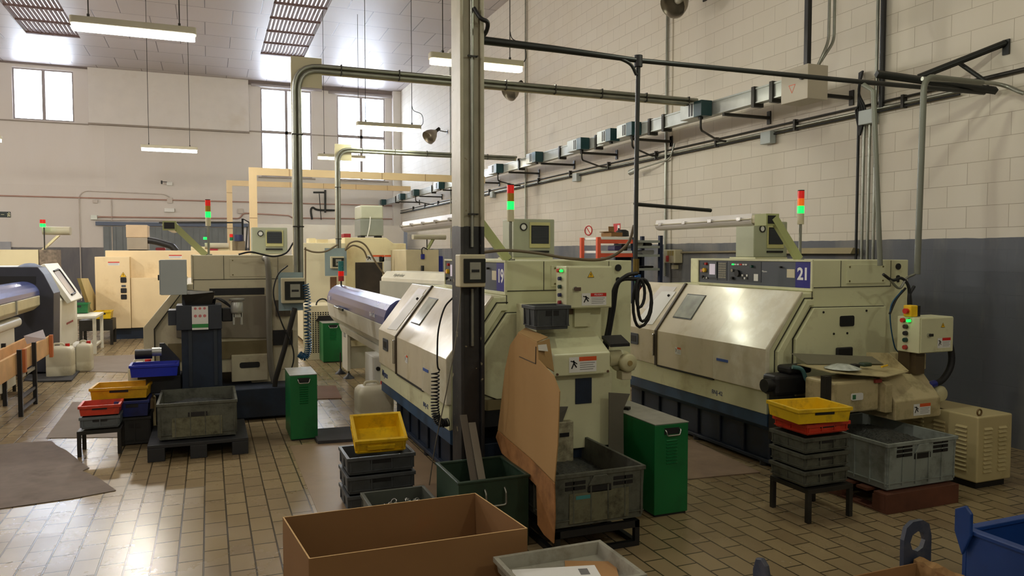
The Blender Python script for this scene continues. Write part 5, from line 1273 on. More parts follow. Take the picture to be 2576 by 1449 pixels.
G(SILV).lathe([(0, 0), (.05, 0), (.055, .02), (.055, .1), (.04, .12), (.07, .12), (.07, .14)], (.24, 7.62, 1.13), (0, 0, 1), 18).build('gear_motor', t)
g = G(SILV).box(.20, .22, 7.60, 7.70, 1.02, 1.14).box(.27, .29, 7.60, 7.70, 1.02, 1.14).box(.205, .285, 7.60, 7.66, 1.09, 1.25); g.build('motor_bracket', t, bevel=.004)
G(BLACK).box(.105, .20, 7.66, 7.74, 1.05, 1.18).build('coupling', t, bevel=.01)
g = G(RUBBER)
for k in range(3): g.tube(spline([(.0+.02*k, 7.72, 1.22), (.06, 7.70-.02*k, 1.27), (.14, 7.7, 1.24-.01*k), (.19, 7.7, 1.17), (.13, 7.72, 1.12)]), .008, 6)
g.build('cable_bundle', t)
G(BP).box(-.56, -.26, 7.68, 7.98, .40, .56).build('side_chute', t, bevel=.01)
G(BP).prism([(-.44, .56), (-.27, .56), (-.27, .70), (-.40, .86), (-.44, .86)], 'y', 7.72, 7.76).build('bracket', t)
G(BLACK).cyl((-.64, 7.66, .775), (-.50, 7.66, .775), .045, 16).build('motor', t); G(SILV).cyl((-.50, 7.68, .79), (-.42, 7.68, .79), .04, 14).build('gear_box', t)
G(BP).box(-.62, -.30, 7.60, 7.80, .55, .573).build('tray_support', t)
crate('tray', 'bright blue tray jutting out left of the slate chip elevator', 'tray', (-.475, 7.60, .575), .41, .26, .12, BLU, ribs=False, handle=False)
t = thing('metal_pan', 'dented dark pan lying on top of the slate elevator head', 'pan', (-.1, 7.75, 1.216))
q = [(-.21, 7.68, 1.216), (.02, 7.68, 1.216), (.02, 7.85, 1.216), (-.21, 7.85, 1.216)]; q2 = [(-.225, 7.64, 1.31), (.045, 7.64, 1.335), (.05, 7.9, 1.325), (-.235, 7.9, 1.35)]
g = G(DKSTEEL).add(q+q2, [(3, 2, 1, 0), (0, 1, 5, 4), (1, 2, 6, 5), (2, 3, 7, 6), (3, 0, 4, 7)]); o = g.build('pan_body', t); sm = o.modifiers.new('s', 'SOLIDIFY'); sm.thickness = .004
G(mat('lid steel', (84, 82, 74), .45, metal=.4)).plate([(-.20, 7.66, 1.30), (.03, 7.66, 1.325), (.03, 7.86, 1.33), (-.20, 7.86, 1.34)], .004).build('lid', t)
t = thing('electrical_cabinet', 'plain grey electrical cabinet hanging at the left of the cream lathe end', 'cabinet', (-.3, 7.7, 1.31))
G(GREYBOX).box(-.415, -.195, 7.62, 7.78, 1.315, 1.64).build('body', t, bevel=.004); G(GREYBOX).box(-.425, -.4155, 7.625, 7.775, 1.32, 1.635).build('door', t, bevel=.002)
G(BLACK).box(-.44, -.4255, 7.68, 7.72, 1.45, 1.50).build('lock', t, bevel=.004); G(DKBLUE).box(-.24, -.16, 7.70, 7.78, 1.216, 1.315).build('bracket', t)
jug(-.62, 8.02, .22, .22, .36, 'pale jug standing behind the bright blue tray')
bpy.data.objects['jug.002'].location.z = .33 if 'jug.002' in bpy.data.objects else 0
tag(G(mat('cream side tank', (214, 196, 156), .5)).box(-.74, -.50, 7.90, 8.14, 0, .329).build('side_tank', bevel=.02), 'cream tank under the jug behind the stacked crates', 'tank')

# stools and small crates
G2 = 'crates on and beside the left stand'
stand((-.88, 7.27, 0), .33, .30, .215, 'black stand carrying the red crate at the left')
crate('crate', 'small grey crate under the red one on the left stand', 'crate', (-.875, 7.26, .216), .31, .26, .11, mat('bluish grey crate', (96, 104, 108), .5, dirt=(60, 56, 50), damt=.4), group=G2)
crate('crate', 'red crate on top of the left stand', 'crate', (-.875, 7.27, .327), .32, .29, .095, RED, group=G2, ribs=False)
crate('crate', 'black crate on the floor under the blue and yellow ones', 'crate', (-.635, 7.56, 0), .27, .36, .25, mat('black crate plastic', (44, 44, 42), .6, var=.2), group=G2)
crate('crate', 'dark blue crate between the black one and the yellow one at the left', 'crate', (-.65, 7.52, .251), .28, .34, .15, mat('dark blue crate', (22, 40, 110), .45, dirt=(20, 20, 40), damt=.5), group=G2, ribs=False)
crate('crate', 'long yellow crate behind the red crate at the left', 'crate', (-.745, 7.60, .402), .47, .36, .115, mat('ochre yellow crate', (214, 164, 20), .45, dirt=(120, 90, 20), damt=.4), group=G2, ribs=False, rz=math.radians(-4))

# mats
mat_([(0, 1120), (65, 1114), (130, 1110), (142, 1122), (168, 1135), (205, 1165), (225, 1178), (208, 1186), (250, 1205), (292, 1235), (180, 1256), (0, 1281), (-60, 1290), (-60, 1120)], MATG, 'torn grey-brown mat at the left edge of the floor')
mat_([(115, 1103), (183, 1012), (372, 1010), (372, 1100), (195, 1102)], mat('taupe mat', (136, 124, 112), .8, var=.1), 'taupe mat under and behind the red crate stand', .005)
mat_([(205, 935), (228, 897), (360, 892), (352, 938)], MATS['taupe mat'], 'far taupe mat beyond the two white jugs', .005)
mat_([(60, 958), (80, 935), (140, 945), (205, 930), (180, 960), (100, 962)], mat('dark rag mat', (60, 60, 62), .9, var=.3), 'dark worn mat under the white jugs', .02)
mat_([(788, 1096), (800, 1086), (885, 1080), (893, 1095), (888, 1112), (800, 1118)], mat('dark rag mat', (60, 60, 62)), 'black oily rug by the right green cabinet foot', .03)
mat_([(768, 972), (845, 972), (860, 1003), (776, 1006)], mat('pinkish board', (150, 116, 92), .7), 'thin brown board on the aisle behind the spiral hose', .01)

# ================================================================ bar feeder of lathe 19
def halfcyl(cx, cz, rx, rz, a0, a1, n=10): return [(cx+rx*math.cos(math.radians(a0+(a1-a0)*k/n)), cz+rz*math.sin(math.radians(a0+(a1-a0)*k/n))) for k in range(n+1)]
t = thing('bar_feeder', 'bar feeder with blue rounded cover leading away from lathe 19', 'bar feeder', (1.8, 9.3, 0))
y0, y1 = 7.38, 11.25
G(BARFB).prism(halfcyl(1.78, 1.02, .185, .22, -8, 188), 'y', y0, y1).build('cover', t)
G(BARFW).prism([(1.595, .985), (1.965, .985), (1.965, .86), (1.90, .74), (1.70, .70), (1.62, .80)], 'y', y0, y1).build('trough', t, bevel=.006)
G(BARFW).prism([(1.68, .70), (1.92, .70), (1.92, .62), (1.72, .60)], 'y', y0, y1-.5).build('rail', t)
text('LNS', .09, facex(1.592, 11.0, 1.055), LETTER, t); text('Quick Load', .06, facex(1.592, 7.95, 1.05), LETTER, t)
g = G(STEEL).tube(bend([(1.60, 10.3, .985), (1.55, 10.3, .985), (1.55, 9.9, .985), (1.60, 9.9, .985)], .02, 2), .012, 8); g.build('handle', t)
G(BLACK).box(1.545, 1.565, 9.6, 9.9, .97, 1.0).build('grip', t)
G(BARFW).box(1.72, 2.10, 10.27, 10.34, .10, .72).box(1.72, 1.76, 10.34, 10.75, .10, .72) if False else None
g = G(mat('feeder cabinet grey', (168, 164, 146), .5, dirt=(120, 112, 92), damt=.4)).box(1.76, 2.10, 10.29, 10.70, .13, .70); fc = g.build('cabinet', t, bevel=.004)
G(BARFW).box(1.72, 1.759, 10.27, 10.72, .10, .74).build('cabinet_side', t, bevel=.003); G(BEIGEB).prism([(10.25, .52), (10.25, .44), (10.289, .44), (10.289, .52)], 'x', 1.765, 1.99).build('catch_tray', t)
G(BLACK).box(1.78, 2.05, 10.28, 10.289, .56, .70).build('open_bay', t)
for k in range(8): G(PANEL).box(1.716, 1.7195, 10.4, 10.55, .55+k*.02, .56+k*.02).build('vent_slot', t)
for xx, yy in ((1.70, 10.74), (1.74, 10.30)):
    G(DKSTEEL).cyl((xx, yy, .04), (xx, yy, .30), .010, 8).build('levelling_screw', t); G(DKBLUE).lathe([(0, .07), (.02, .07), (.03, .045), (.075, .012), (.078, 0)], (xx, yy, .0), (0, 0, 1), 16).build('levelling_foot', t)
g = G(WHITE).box(1.60, 1.80, 7.9, 8.4, .03, .60); wc = g.build('control_cabinet', t, bevel=.006)
G(BLACK).cyl((1.64, 7.88, .48), (1.64, 7.899, .48), .022, 14).build('knob', wc); G(REDP).cyl((1.70, 7.88, .50), (1.70, 7.899, .50), .014, 14).build('button', wc); triangle(wc, face(1.68, 7.898, .26), .025)
g = G(NAVY).box(1.66, 1.78, 7.32, 7.36, 1.10, 1.22) if False else None
tag(G(BLACK).prism([(1.64, 1.06), (1.66, 1.03), (1.92, 1.22), (1.90, 1.25)], 'y', 7.40, 7.48).build('control_pendant'), 'black tilted pendant at the near end of the blue bar feeder', 'pendant')
t = thing('signal_light', 'unlit teal and red signal light in front of the pale blue plate', 'signal light', (2.0, 10.8, 0))
q = at(858, 690, y=11.0); G(DKSTEEL).cyl((q.x, 11.0, 1.19), (q.x, 11.0, 1.31), .012, 8).build('post', t)
for k, m_ in enumerate((mat('dark red lens', (150, 40, 40), .3), REDL, mat('dark teal lens', (30, 100, 100), .3), MATS['dark teal lens'])): G(m_).cyl((q.x, 11.0, 1.30+.072*k), (q.x, 11.0, 1.37+.072*k), .042, 14).build('lens', t)

# perforated cream guard
PERF = mat('perforated cream', (224, 214, 182), .5)
t = thing('perforated_guard', 'cream perforated guard panel standing behind the furthest green cabinet', 'guard', (1.8, 12.3, 0))
g = G(PERF); x0, x1, z1 = 1.37, 2.5, .86
nx, nz = 26, 22
g.box(x0, x1, 12.32, 12.34, 0, .10).box(x0, x1, 12.32, 12.34, z1-.1, z1).box(x0, x0+.05, 12.32, 12.34, .10, z1-.1).box(x1-.05, x1, 12.32, 12.34, .10, z1-.1)
w = (x1-x0-.1)/nx; h = (z1-.2)/nz
for i in range(nx): g.box(x0+.05+i*w, x0+.05+i*w+w*.42, 12.322, 12.338, .1, z1-.1)
for k in range(nz): g.box(x0+.05, x1-.05, 12.322, 12.338, .1+k*h, .1+k*h+h*.28)
g.build('panel', t); G(BLACK).box(x0+.03, x1, 12.36, 12.40, .02, z1-.03).build('dark_inside', t); G(PERF).box(x0, x1, 12.34, 13.2, z1-.02, z1).build('top', t)
G(BLACK).prism([(1.56, .62), (1.62, .70), (1.85, .70), (1.90, .62)], 'y', 12.28, 12.318).build('dark_tray', t)
G(RUBBER).tube([(1.70+.1*math.cos(a*PI/8), 12.5, z1+.0+.1*math.sin(a*PI/8)) for a in range(9)], .012, 6).build('hose_loop', t)

# ================================================================ big cream machining centre behind
MC = mat('machining centre cream', (232, 220, 178), .45, var=.04, dirt=(196, 160, 100), damt=.25, dscale=1.2)
Ym = 14.6
px = lambda u: at(u, 700, y=Ym).x
pz = lambda v: at(950, v, y=Ym).z
t = thing('machining_centre', 'large cream machining centre behind the blue bar feeder, grey box on its roof', 'machine', ((px(765)+px(1030))/2, Ym+1, 0))
G(MC).prism([(px(868), .1), (px(868), pz(598)), (px(972), pz(598)), (px(990), pz(612)), (px(1022), pz(612)), (px(1022), .1)], 'y', Ym, Ym+2.2).build('body', t, bevel=.01)
G(mat('lighter cream', (236, 228, 196), .45, var=.03)).box(px(762), px(867), Ym-.12, Ym+2.0, .05, pz(612)).build('side_cabinet', t, bevel=.01)
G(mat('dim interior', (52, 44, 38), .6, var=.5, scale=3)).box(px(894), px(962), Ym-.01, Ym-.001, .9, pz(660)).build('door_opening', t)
G(LABW).box(px(965), px(995), Ym-.012, Ym-.001, pz(690), pz(658)).build('plate', t); G(BLACK).box(px(996), px(1014), Ym-.012, Ym-.001, pz(676), pz(661)).build('dark_window', t)
sticker(t, face(px(944), Ym-.002, pz(650)), .36, .13, ORW); sticker(t, face(px(973), Ym-.002, pz(650)), .3, .13, ORW)
G(mat('brown panel', (110, 80, 54), .6)).box(px(828), px(844), Ym-.13, Ym-.121, 1.0, pz(695)).build('brown_panel', t)
tp = thing('roof_box', 'two-tone grey box standing on the cream machining centre', 'machine box', (px(942), Ym+.5, pz(598)))
G(mat('pale box', (190, 192, 172), .45)).box(px(912), px(971), Ym+.2, Ym+.8, pz(550), pz(515)).build('upper_box', tp, bevel=.03); G(mat('mid grey box', (140, 144, 136), .45)).box(px(912), px(971), Ym+.2, Ym+.8, pz(592), pz(550)-.002).build('lower_box', tp, bevel=.01)
for a in (.02, .35): G(BLACK).box(px(912)+a, px(912)+a+.08, Ym+.22, Ym+.6, pz(598)+.001, pz(592)).build('foot', tp)
g = G(LABW).tube(spline([tuple(at(u, v, y=Ym+.16)) for u, v in [(932, 545), (931, 560), (928, 580), (924, 596)]]), .012, 6); g.build('cord', tp)
tag(G(mat('red cover', (150, 30, 40), .4)).box(px(868), px(886), Ym+.1, Ym+.4, pz(598)+.001, pz(588)).build('red_block', bevel=.01), 'small red block on the roof of the cream machining centre', 'block')
tag(G(MC).box(px(797), px(826), Ym, Ym+.5, pz(612)+.001, pz(603)).box(px(780), px(797), Ym+.1, Ym+.5, pz(612)+.001, pz(600)).build('tool_holder'), 'cream tray of parts on the left roof of the machining centre', 'tray')
t = thing('cable_arc', 'brown cables arching from the pale blue plate over the machining centre', 'cable', (2.6, 14.0, 1.3))
for pp, y_ in (([(868, 628), (880, 612), (900, 607), (920, 618), (938, 648), (955, 675), (968, 690)], 14.05), ([(868, 630), (885, 618), (900, 620), (915, 630), (924, 650)], 14.1), ([(765, 626), (790, 634), (820, 632), (850, 615)], 14.1), ([(768, 622), (768, 680), (768, 760)], 14.1)):
    G(mat('brown cable', (110, 96, 74), .5)).tube(spline([tuple(at(u, v, y=y_)) for u, v in pp]), .016, 6).build('cable', t)

# small cream machine with lamp right of it
Y2 = 13.2; qx = lambda u, v=650: at(u, v, y=Y2).x; qz = lambda v: at(1060, v, y=Y2).z
t = thing('small_machine', 'cream machine box with a lamp on an arm, left of the steel column', 'machine', (qx(1058), Y2+.5, 0))
G(mat('tan cream', (206, 194, 158), .5)).box(qx(1021), qx(1104), Y2, Y2+1.2, 0, qz(628)).build('body', t, bevel=.01)
G(mat('blue side panel', (34, 50, 150), .4)).box(qx(1106), qx(1119), Y2+.1, Y2+1.0, .6, qz(644)).build('blue_panel', t, bevel=.02)
G(mat('blue connector', (30, 40, 130))).box(qx(1058), qx(1067), Y2-.05, Y2-.001, qz(652), qz(639)).build('plug', t, bevel=.01)
G(RUBBER).tube(spline([tuple(at(u, v, y=Y2-.05)) for u, v in [(1062, 640), (1061, 628), (1066, 623), (1076, 628)]]), .01, 6).build('plug_cable', t)
G(BLACK).cyl((qx(1059), Y2-.1, qz(690)), (qx(1059), Y2-.1, qz(668)), .03, 10).build('dark_knob', t)
G(mat('lamp arm paint', (170, 176, 120))).tube([tuple(at(1075, 628, y=Y2+.1)), tuple(at(1095, 592, y=Y2+.1))], .03, 4).build('lamp_arm', t)
G(LAMPH).rbox(qx(1042), qx(1124), Y2+.02, Y2+.2, qz(602), qz(590), .04, 'x').build('work_lamp', t, bevel=.004); G(DKSTEEL).cyl((qx(1078), Y2+.1, qz(628)), (qx(1078), Y2+.1, qz(602)), .01, 8).build('post', t)

# white long feeder box behind lathe 19
A, B = at(972, 682, z=1.40), at(1125, 688, z=1.40)
d = (B-A).normalized(); side = Vector((-d.y, d.x, 0))*-1
if side.y < 0: side = -side
t = thing('feeder_housing', 'long white housing behind lathe 19, seen over the blue bar feeder', 'bar feeder', tuple(Vector((A.x, A.y, 0))))
L_ = (B-A).length+.3; M = frame(A, d, side)
g = G(mat('white housing', (218, 214, 196), .4)).prism([(0, 0), (.5, 0), (.6, -.12), (.6, -.55), (-.1, -.55), (-.1, -.10)], 'x', 0, L_, M=M); g.build('housing', t, bevel=.01)
g = G(mat('grey lower housing', (160, 160, 146), .45)).prism([(-.115, -.16), (-.102, -.16), (-.102, -.54), (-.115, -.54)], 'x', -.02, L_, M=M); g.build('lower_panel', t)
text('Hydrobar', .09, frame(A+d*.55+Vector((0, 0, -.055))-side*.062, d, Vector((0, 0, 1))*1-side*-.0+side*.9), mat('grey lettering', (120, 120, 110), .5), t)
g = G(BARFW).box(.1, L_-.2, 0, .5, -1.38, -.56, M=M); g.build('cabinet', t)

# ================================================================ rack and wall fittings on the right
t = thing('shelf_rack', 'orange and navy steel rack with shelves against the right wall behind lathe 19', 'rack', (5.6, 9.5, 0))
NV = mat('navy upright', (22, 34, 62), .5); OB = mat('orange beam', (222, 92, 60), .5); SH = mat('grey shelf', (150, 156, 150), .5)
Yr = 9.4; rx = lambda u: at(u, 640, y=Yr).x; rz = lambda v: at(1580, v, y=Yr).z
for u in (1503, 1592, 1660):
    for yy in (Yr, Yr+.5): G(NV if u > 1503 else OB).box(rx(u), rx(u)+.05, yy, yy+.05, 0, rz(597)+.03*(u > 1600)).build('upright', t)
for v in (603, 637): G(OB).box(rx(1503)+.051, rx(1592)-.001, Yr, Yr+.03, rz(v)-.055, rz(v)).build('beam', t); G(PAPER).box(rx(1505)+.051, rx(1590), Yr-.002, Yr+.54, rz(v)+.001, rz(v)+.035).build('shelf_board', t)
for v in (604, 618, 640, 675, 712): G(SH).box(rx(1592)+.051, rx(1660)-.001, Yr, Yr+.54, rz(v)-.035, rz(v)).build('shelf', t)
G(NV).box(rx(1592)+.06, rx(1660), Yr+.545, Yr+.555, 0, rz(645)).build('back_panel', t)
t = thing('cardboard_box', 'small open cardboard box on top of the orange rack', 'box', (rx(1552), Yr+.2, rz(598)))
G(CARD).box(rx(1542), rx(1570), Yr+.05, Yr+.35, rz(598)+.02, rz(585)).build('body', t); G(CARD).plate([(rx(1537), Yr+.05, rz(583)), (rx(1553), Yr+.05, rz(585)), (rx(1553), Yr+.35, rz(585)), (rx(1537), Yr+.35, rz(583))], .006).build('flap', t)
G(CARD).plate([(rx(1560), Yr+.34, rz(585)), (rx(1574), Yr+.34, rz(585)), (rx(1576), Yr+.37, rz(568)), (rx(1562), Yr+.37, rz(568))], .006).build('flap', t)
tag(G(BLACK).lathe([(0, .10), (.05, .10), (.09, .08), (.10, 0)], (rx(1583), Yr+.2, rz(598)+.02), (0, 0, 1), 16).build('cable_reel'), 'black coil lying on the orange rack beside the cardboard box', 'coil')
rn = random.Random(2)
for k, (u, v, w, h, m_) in enumerate([(1612, 618, .10, .05, STEEL), (1632, 618, .12, .04, DKSTEEL), (1605, 675, .16, .02, CHROME), (1630, 675, .16, .03, DKSTEEL), (1555, 637, .12, .07, mat('purple part', (60, 50, 90), .5)), (1572, 637, .10, .10, DKSTEEL), (1625, 640, .2, .06, mat('clear wrap', (150, 150, 146), .3))]):
    dz_ = .036 if v == 637 else .001; zb_ = rz(v)+dz_
    zz = zb_; q = rx(u)
    tag(G(m_).rbox(q, q+w, Yr+.1, Yr+.3, zz, zz+h, .02, 'y').build('workshop_part'), ['steel block on the second shelf of the navy rack', 'dark tool on the second shelf of the navy rack', 'shiny flat bar on the fourth shelf of the navy rack', 'dark flat bar on the fourth shelf of the navy rack', 'purple part on the lower orange shelf', 'dark fixture on the lower orange shelf, beside the purple part', 'wrapped package on the third shelf of the navy rack'][k], 'part', 'odds and ends on the rack')
# isolator and signs
iy = at(1684, 640, x=6.42).y
t = thing('isolator_switch', 'beige isolator switch with a red knob on the right wall', 'switch', (6.42, iy, 1.5))
p1, p2 = at(1669, 628, x=6.35), at(1697, 662, x=6.35)
G(BEIGEB).box(6.35, 6.49, p2.y, p1.y, p2.z, p1.z).build('housing', t, bevel=.01); G(REDP).box(6.33, 6.349, (p1.y+p2.y)/2, (p1.y+p2.y)/2+.06, p2.z+.02, p2.z+.11).build('knob', t, bevel=.008)
for k in range(3): G(mat('fuse', (180, 160, 90), .5)).box(6.34, 6.349, p2.y+.03+k*.06, p2.y+.06+k*.06, p1.z-.09, p1.z-.02).build('fuse', t)
G(BEIGEB).box(6.42, 6.49, (p1.y+p2.y)/2-.04, (p1.y+p2.y)/2+.04, p2.z-.09, p2.z-.03).build('socket', t)
pa, pb = at(1700, 632, x=6.44), at(2150, 632, x=6.44)
t = thing('wall_lamp_rail', 'long dusty beige tube light and rail lying along the grey wall band', 'light', (6.44, (pa.y+pb.y)/2, 1.7))
G(mat('dusty lamp', (150, 138, 104), .5)).prism([(6.38, 1.695), (6.497, 1.695), (6.497, 1.75), (6.42, 1.76)], 'y', pb.y, pa.y-1.5).build('fixture', t); G(mat('dusty rail', (130, 120, 96), .5)).tube([(6.46, pa.y-1.4, 1.72), (6.46, pa.y, 1.71)], .015, 8).build('rail', t)
def sign(u0, v0, u1, v1, m, label, name, x=None, y=None):
    a, b_ = at(u0, v0, x=x, y=y), at(u1, v1, x=x, y=y)
    if x is not None: g = G(m).box(x, x+.004, b_.y, a.y, b_.z, a.z)
    else: g = G(m).box(a.x, b_.x, y-.004, y, b_.z, a.z)
    return tag(g.build(name), label, 'sign'), a, b_
o, a, b_ = sign(1543, 563, 1560, 584, mat('sign red', (200, 40, 36), .5), 'red and white fire equipment sign above the orange rack', 'fire_sign', x=6.494)
G(LETTER).box(6.4925, 6.4938, b_.y+.09, a.y-.22, b_.z+.04, a.z-.03).build('pictogram', o); G(LETTER).box(6.4925, 6.4938, b_.y+.02, b_.y+.07, b_.z+.02, a.z-.08).build('pictogram', o)
c_ = at(1480, 580, x=6.49); t = thing('no_smoking_sign', 'round red prohibition sign, peeling, on the right wall left of the rack', 'sign', tuple(c_))
G(mat('sign red', (200, 40, 36))).tube([(6.492, c_.y+.14*math.cos(a*PI/10), c_.z+.085*math.sin(a*PI/10)) for a in range(20)], .010, 5, closed=True).build('ring', t)
G(MATS['sign red']).box(6.488, 6.494, -.115, .115, -.008, .008, M=Matrix.Translation((0, c_.y, c_.z)) @ Matrix.Rotation(math.radians(38), 4, 'X')).build('bar', t); G(mat('sign white', (225, 215, 200), .6)).box(6.495, 6.498, c_.y-.1, c_.y+.1, c_.z-.06, c_.z+.11).build('backing', t)
t = thing('signal_light', 'unlit blue, green and orange signal light between lathe 19 and lathe 21', 'signal light', (0, 0, 0))
q = at(1604, 715, y=7.3); t.location = (q.x, 7.3, 0); ORG[t.name] = Vector((q.x, 7.3, 0))
G(DKSTEEL).cyl((q.x, 7.3, 0), (q.x, 7.3, 1.27), .02, 10).build('post', t)
for k, m_ in enumerate((mat('orange lens off', (215, 80, 40), .3), GREENO, mat('blue lens', (20, 90, 170), .3))): G(m_).cyl((q.x, 7.3, 1.27+.065*k), (q.x, 7.3, 1.333+.065*k), .035, 16).build('lens', t)
t = thing('wall_horn_lamp', 'small pale lamp on a bent pipe on the right wall beside the black branch pipe', 'lamp', (0, 0, 0)); q = at(1592, 430, x=6.3); t.location = q; ORG[t.name] = q.copy()
G(SILV).cyl((q.x, q.y+.08, q.z-.02), (q.x, q.y-.12, q.z+.01), .045, 12).build('head', t); G(STEEL).tube(bend([(q.x, q.y-.12, q.z+.01), (6.44, q.y-.85, q.z+.1), (6.44, q.y-.95, q.z+.32)], .1), .012, 8).build('pipe', t)

# ================================================================ far wall fittings
PIP = mat('painted wall pipe', (196, 186, 176), .5); PIR = mat('rusty wall pipe', (176, 140, 126), .5)
for k, (pts, r, m_, lb) in enumerate([([(-7, 3.45), (6.2, 3.42)], .022, PIR, 'upper long pipe running across the far wall'), ([(-3.3, 2.85), (1.0, 2.87), (1.1, 3.05), (1.3, 3.05)], .025, PIR, 'pinkish pipe on the far wall just above the grey gate'), ([(-3.3, 2.75), (1.0, 2.77)], .018, PIP, 'white pipe on the far wall directly above the gate rail'), ([(1.3, 3.05), (2.6, 3.0), (2.7, 2.92), (6.2, 2.94)], .022, PIR, 'lower pipe right of the yellowed duct on the far wall'), ([(-3.75, 0.2), (-3.75, 3.5), (-3.6, 3.66), (-1.3, 3.62), (-1.1, 3.48)], .016, PIP, 'thin white pipe rising and bending over left of the gate')]):
    tag(G(m_).tube(bend([(x, YF-.04, z) for x, z in pts], .12, 3), r, 6).build('wall_pipe'), lb, 'pipe')
tag(G(PIP).tube([(-2.85, YF-.04, .2), (-2.85, YF-.04, 3.4)], .016, 6).build('wall_pipe'), 'thin vertical white conduit beside the grey gate', 'pipe')
t = thing('black_pipework', 'black pipe fitting with a valve on the far wall under the right window', 'pipe', (3.6, YF-.1, 2.6))
f = lambda u, v: tuple(at(u, v, y=YF-.1))
G(PIPEB).tube([f(818, 478), f(818, 535)], .035, 8).build('pipe', t); G(PIPEB).tube([f(788, 484), f(818, 484)], .03, 8).build('pipe', t); G(PIPEB).tube(spline([f(785, 552), f(782, 530), (f(787, 522)), f(800, 528), f(842, 529)], 5), .035, 8).build('pipe', t); G(BLACK).tube([f(803, 487), f(808, 553)], .014, 6).build('rod', t)
o, a, b_ = sign(-14, 532, 27, 547, mat('sign black', (34, 50, 46), .5), 'dark emergency exit sign with a running figure at the left edge of the far wall', 'exit_sign', y=YF-.012)
for (x0, x1, z0, z1) in [(.82, .92, .35, .75), (.78, .98, .55, .68), (.80, .86, .12, .4), (.90, .97, .15, .42), (.88, .94, .76, .9), (.40, .60, .46, .54), (.0, .30, .05, .95)]:
    G(mat('sign cream', (220, 220, 180), .5)).box(a.x+(b_.x-a.x)*x0, a.x+(b_.x-a.x)*x1, YF-.0175, YF-.0165, b_.z+(a.z-b_.z)*z0, b_.z+(a.z-b_.z)*z1).build('pictogram', o)
def wbox(u0, v0, u1, v1, m, label, name, cat, d=.12):
    a, b_ = at(u0, v0, y=YF-.06), at(u1, v1, y=YF-.06); return tag(G(m).box(a.x, b_.x, YF-d, YF-.005, b_.z, a.z).build(name, bevel=.01), label, cat)
wbox(419, 458, 434, 467, LABW, 'white camera box on the far wall', 'camera_box', 'camera'); G(BLACK).box(*[at(405, 462, y=YF-.3).x, at(409, 462, y=YF-.3).x], YF-.4, YF-.25, 3.93, 4.03).box(at(408, 462, y=YF-.3).x, at(420, 462, y=YF-.3).x, YF-.3, YF-.27, 3.99, 4.01).build('lens_arm', bpy.data.objects['camera_box'])
ORG
wbox(413, 524, 439, 534, LABW, 'flat white emergency light below the camera on the far wall', 'emergency_light', 'light')
wbox(228, 541, 245, 553, mat('emergency lamp pale', (215, 220, 210), .4), 'pale emergency light with a green spot left of the gate', 'emergency_light', 'light'); bpy.context.view_layer.update()
wbox(420, 497, 434, 511, PIP, 'round white junction box on the far wall pipe', 'junction_box', 'junction box', .08)
wbox(233, 503, 246, 511, PIP, 'small pale box on the far wall left of the gate', 'junction_box', 'junction box', .08)
wbox(598, 525, 612, 537, PIP, 'square white junction box right of the gate, behind the ducts', 'junction_box', 'junction box', .08)
g = G(mat('grey far door', (160, 162, 168), .5)).box(at(-40, 608, y=YF-.05).x, at(27, 608, y=YF-.05).x, YF-.06, YF-.005, 0, at(0, 608, y=YF-.05).z); struct('door_2', g)
g = G(mat('steel door trim', (140, 150, 170), .5)).box(6.1, 6.2, 24.9, 25.2, 0, 2.75).box(6.2, XW-.03, 24.95, 25.1, 2.6, 2.72); struct('trim_8', g)

# ================================================================ far left machines
# long cream machine
Yc = 16.6; cx = lambda u, v=700: at(u, v, y=Yc).x; cz = lambda v, u=300: at(u, v, y=Yc).z
t = thing('long_machine', 'long peach-cream machine across the left background with a row of black switches', 'machine', (cx(400), Yc+1, 0))
G(CREAMW).box(cx(262), cx(660), Yc+.25, Yc+2.2, .22, cz(630)).build('body', t, bevel=.01)
cbn = G(CREAMW).box(cx(239), cx(327), Yc, Yc+.9, .22, cz(646)).build('switch_cabinet', t, bevel=.008)
G(CREAMW).box(cx(328), cx(480), Yc+.05, Yc+.249, .22, cz(700)).build('lower_panel', t, bevel=.006)
G(NAVY).box(cx(275), cx(650), Yc+.1, Yc+2.1, 0, .219).build('plinth', t)
for v0, v1 in ((698, 711), (725, 737), (741, 753)): G(BLACK).rbox(cx(303), cx(318), Yc-.01, Yc-.001, cz(v1), cz(v0), .015, 'y').build('switch', cbn)
G(PANEL).box(cx(305), cx(316), Yc-.008, Yc-.001, cz(722), cz(717)).build('display', cbn); triangle(cbn, face(cx(310), Yc-.001, cz(692)), .06)
sticker(cbn, face(cx(287), Yc-.001, cz(663)), .2, .07, REDP, icon=False); sticker(t, face(cx(441), Yc+.249, cz(646)), .24, .07, REDP, icon=False)
rb = thing('roof_cabinet', 'two-tone brown cabinet on the roof of the long peach-cream machine', 'machine box', (cx(342), Yc+.8, cz(630)))
G(mat('light brown box', (196, 172, 140), .5)).box(cx(313), cx(369), Yc+.5, Yc+1.1, cz(596), cz(563)).build('upper_box', rb, bevel=.01); G(mat('taupe box', (150, 140, 124), .5)).box(cx(315), cx(368), Yc+.5, Yc+1.1, cz(630)+.02, cz(596)-.002).build('lower_box', rb)
G(BLACK).box(cx(318), cx(365), Yc+.55, Yc+1.0, cz(630)+.001, cz(630)+.02).build('base', rb)
tag(G(BLACK).tube(spline([tuple(at(u, v, y=Yc+.6)) for u, v in [(368, 604), (390, 607), (415, 614), (432, 620), (443, 632)]]), .07, 8).build('cable_chain'), 'black cable chain arching down behind the brown roof cabinet', 'cable')
tag(G(mat('red cover', (150, 30, 40))).rbox(cx(386), cx(412), Yc+.8, Yc+1.1, cz(630)+.001, cz(622), .03, 'y').build('red_cover'), 'dark red cover on the roof of the long peach-cream machine', 'cover')

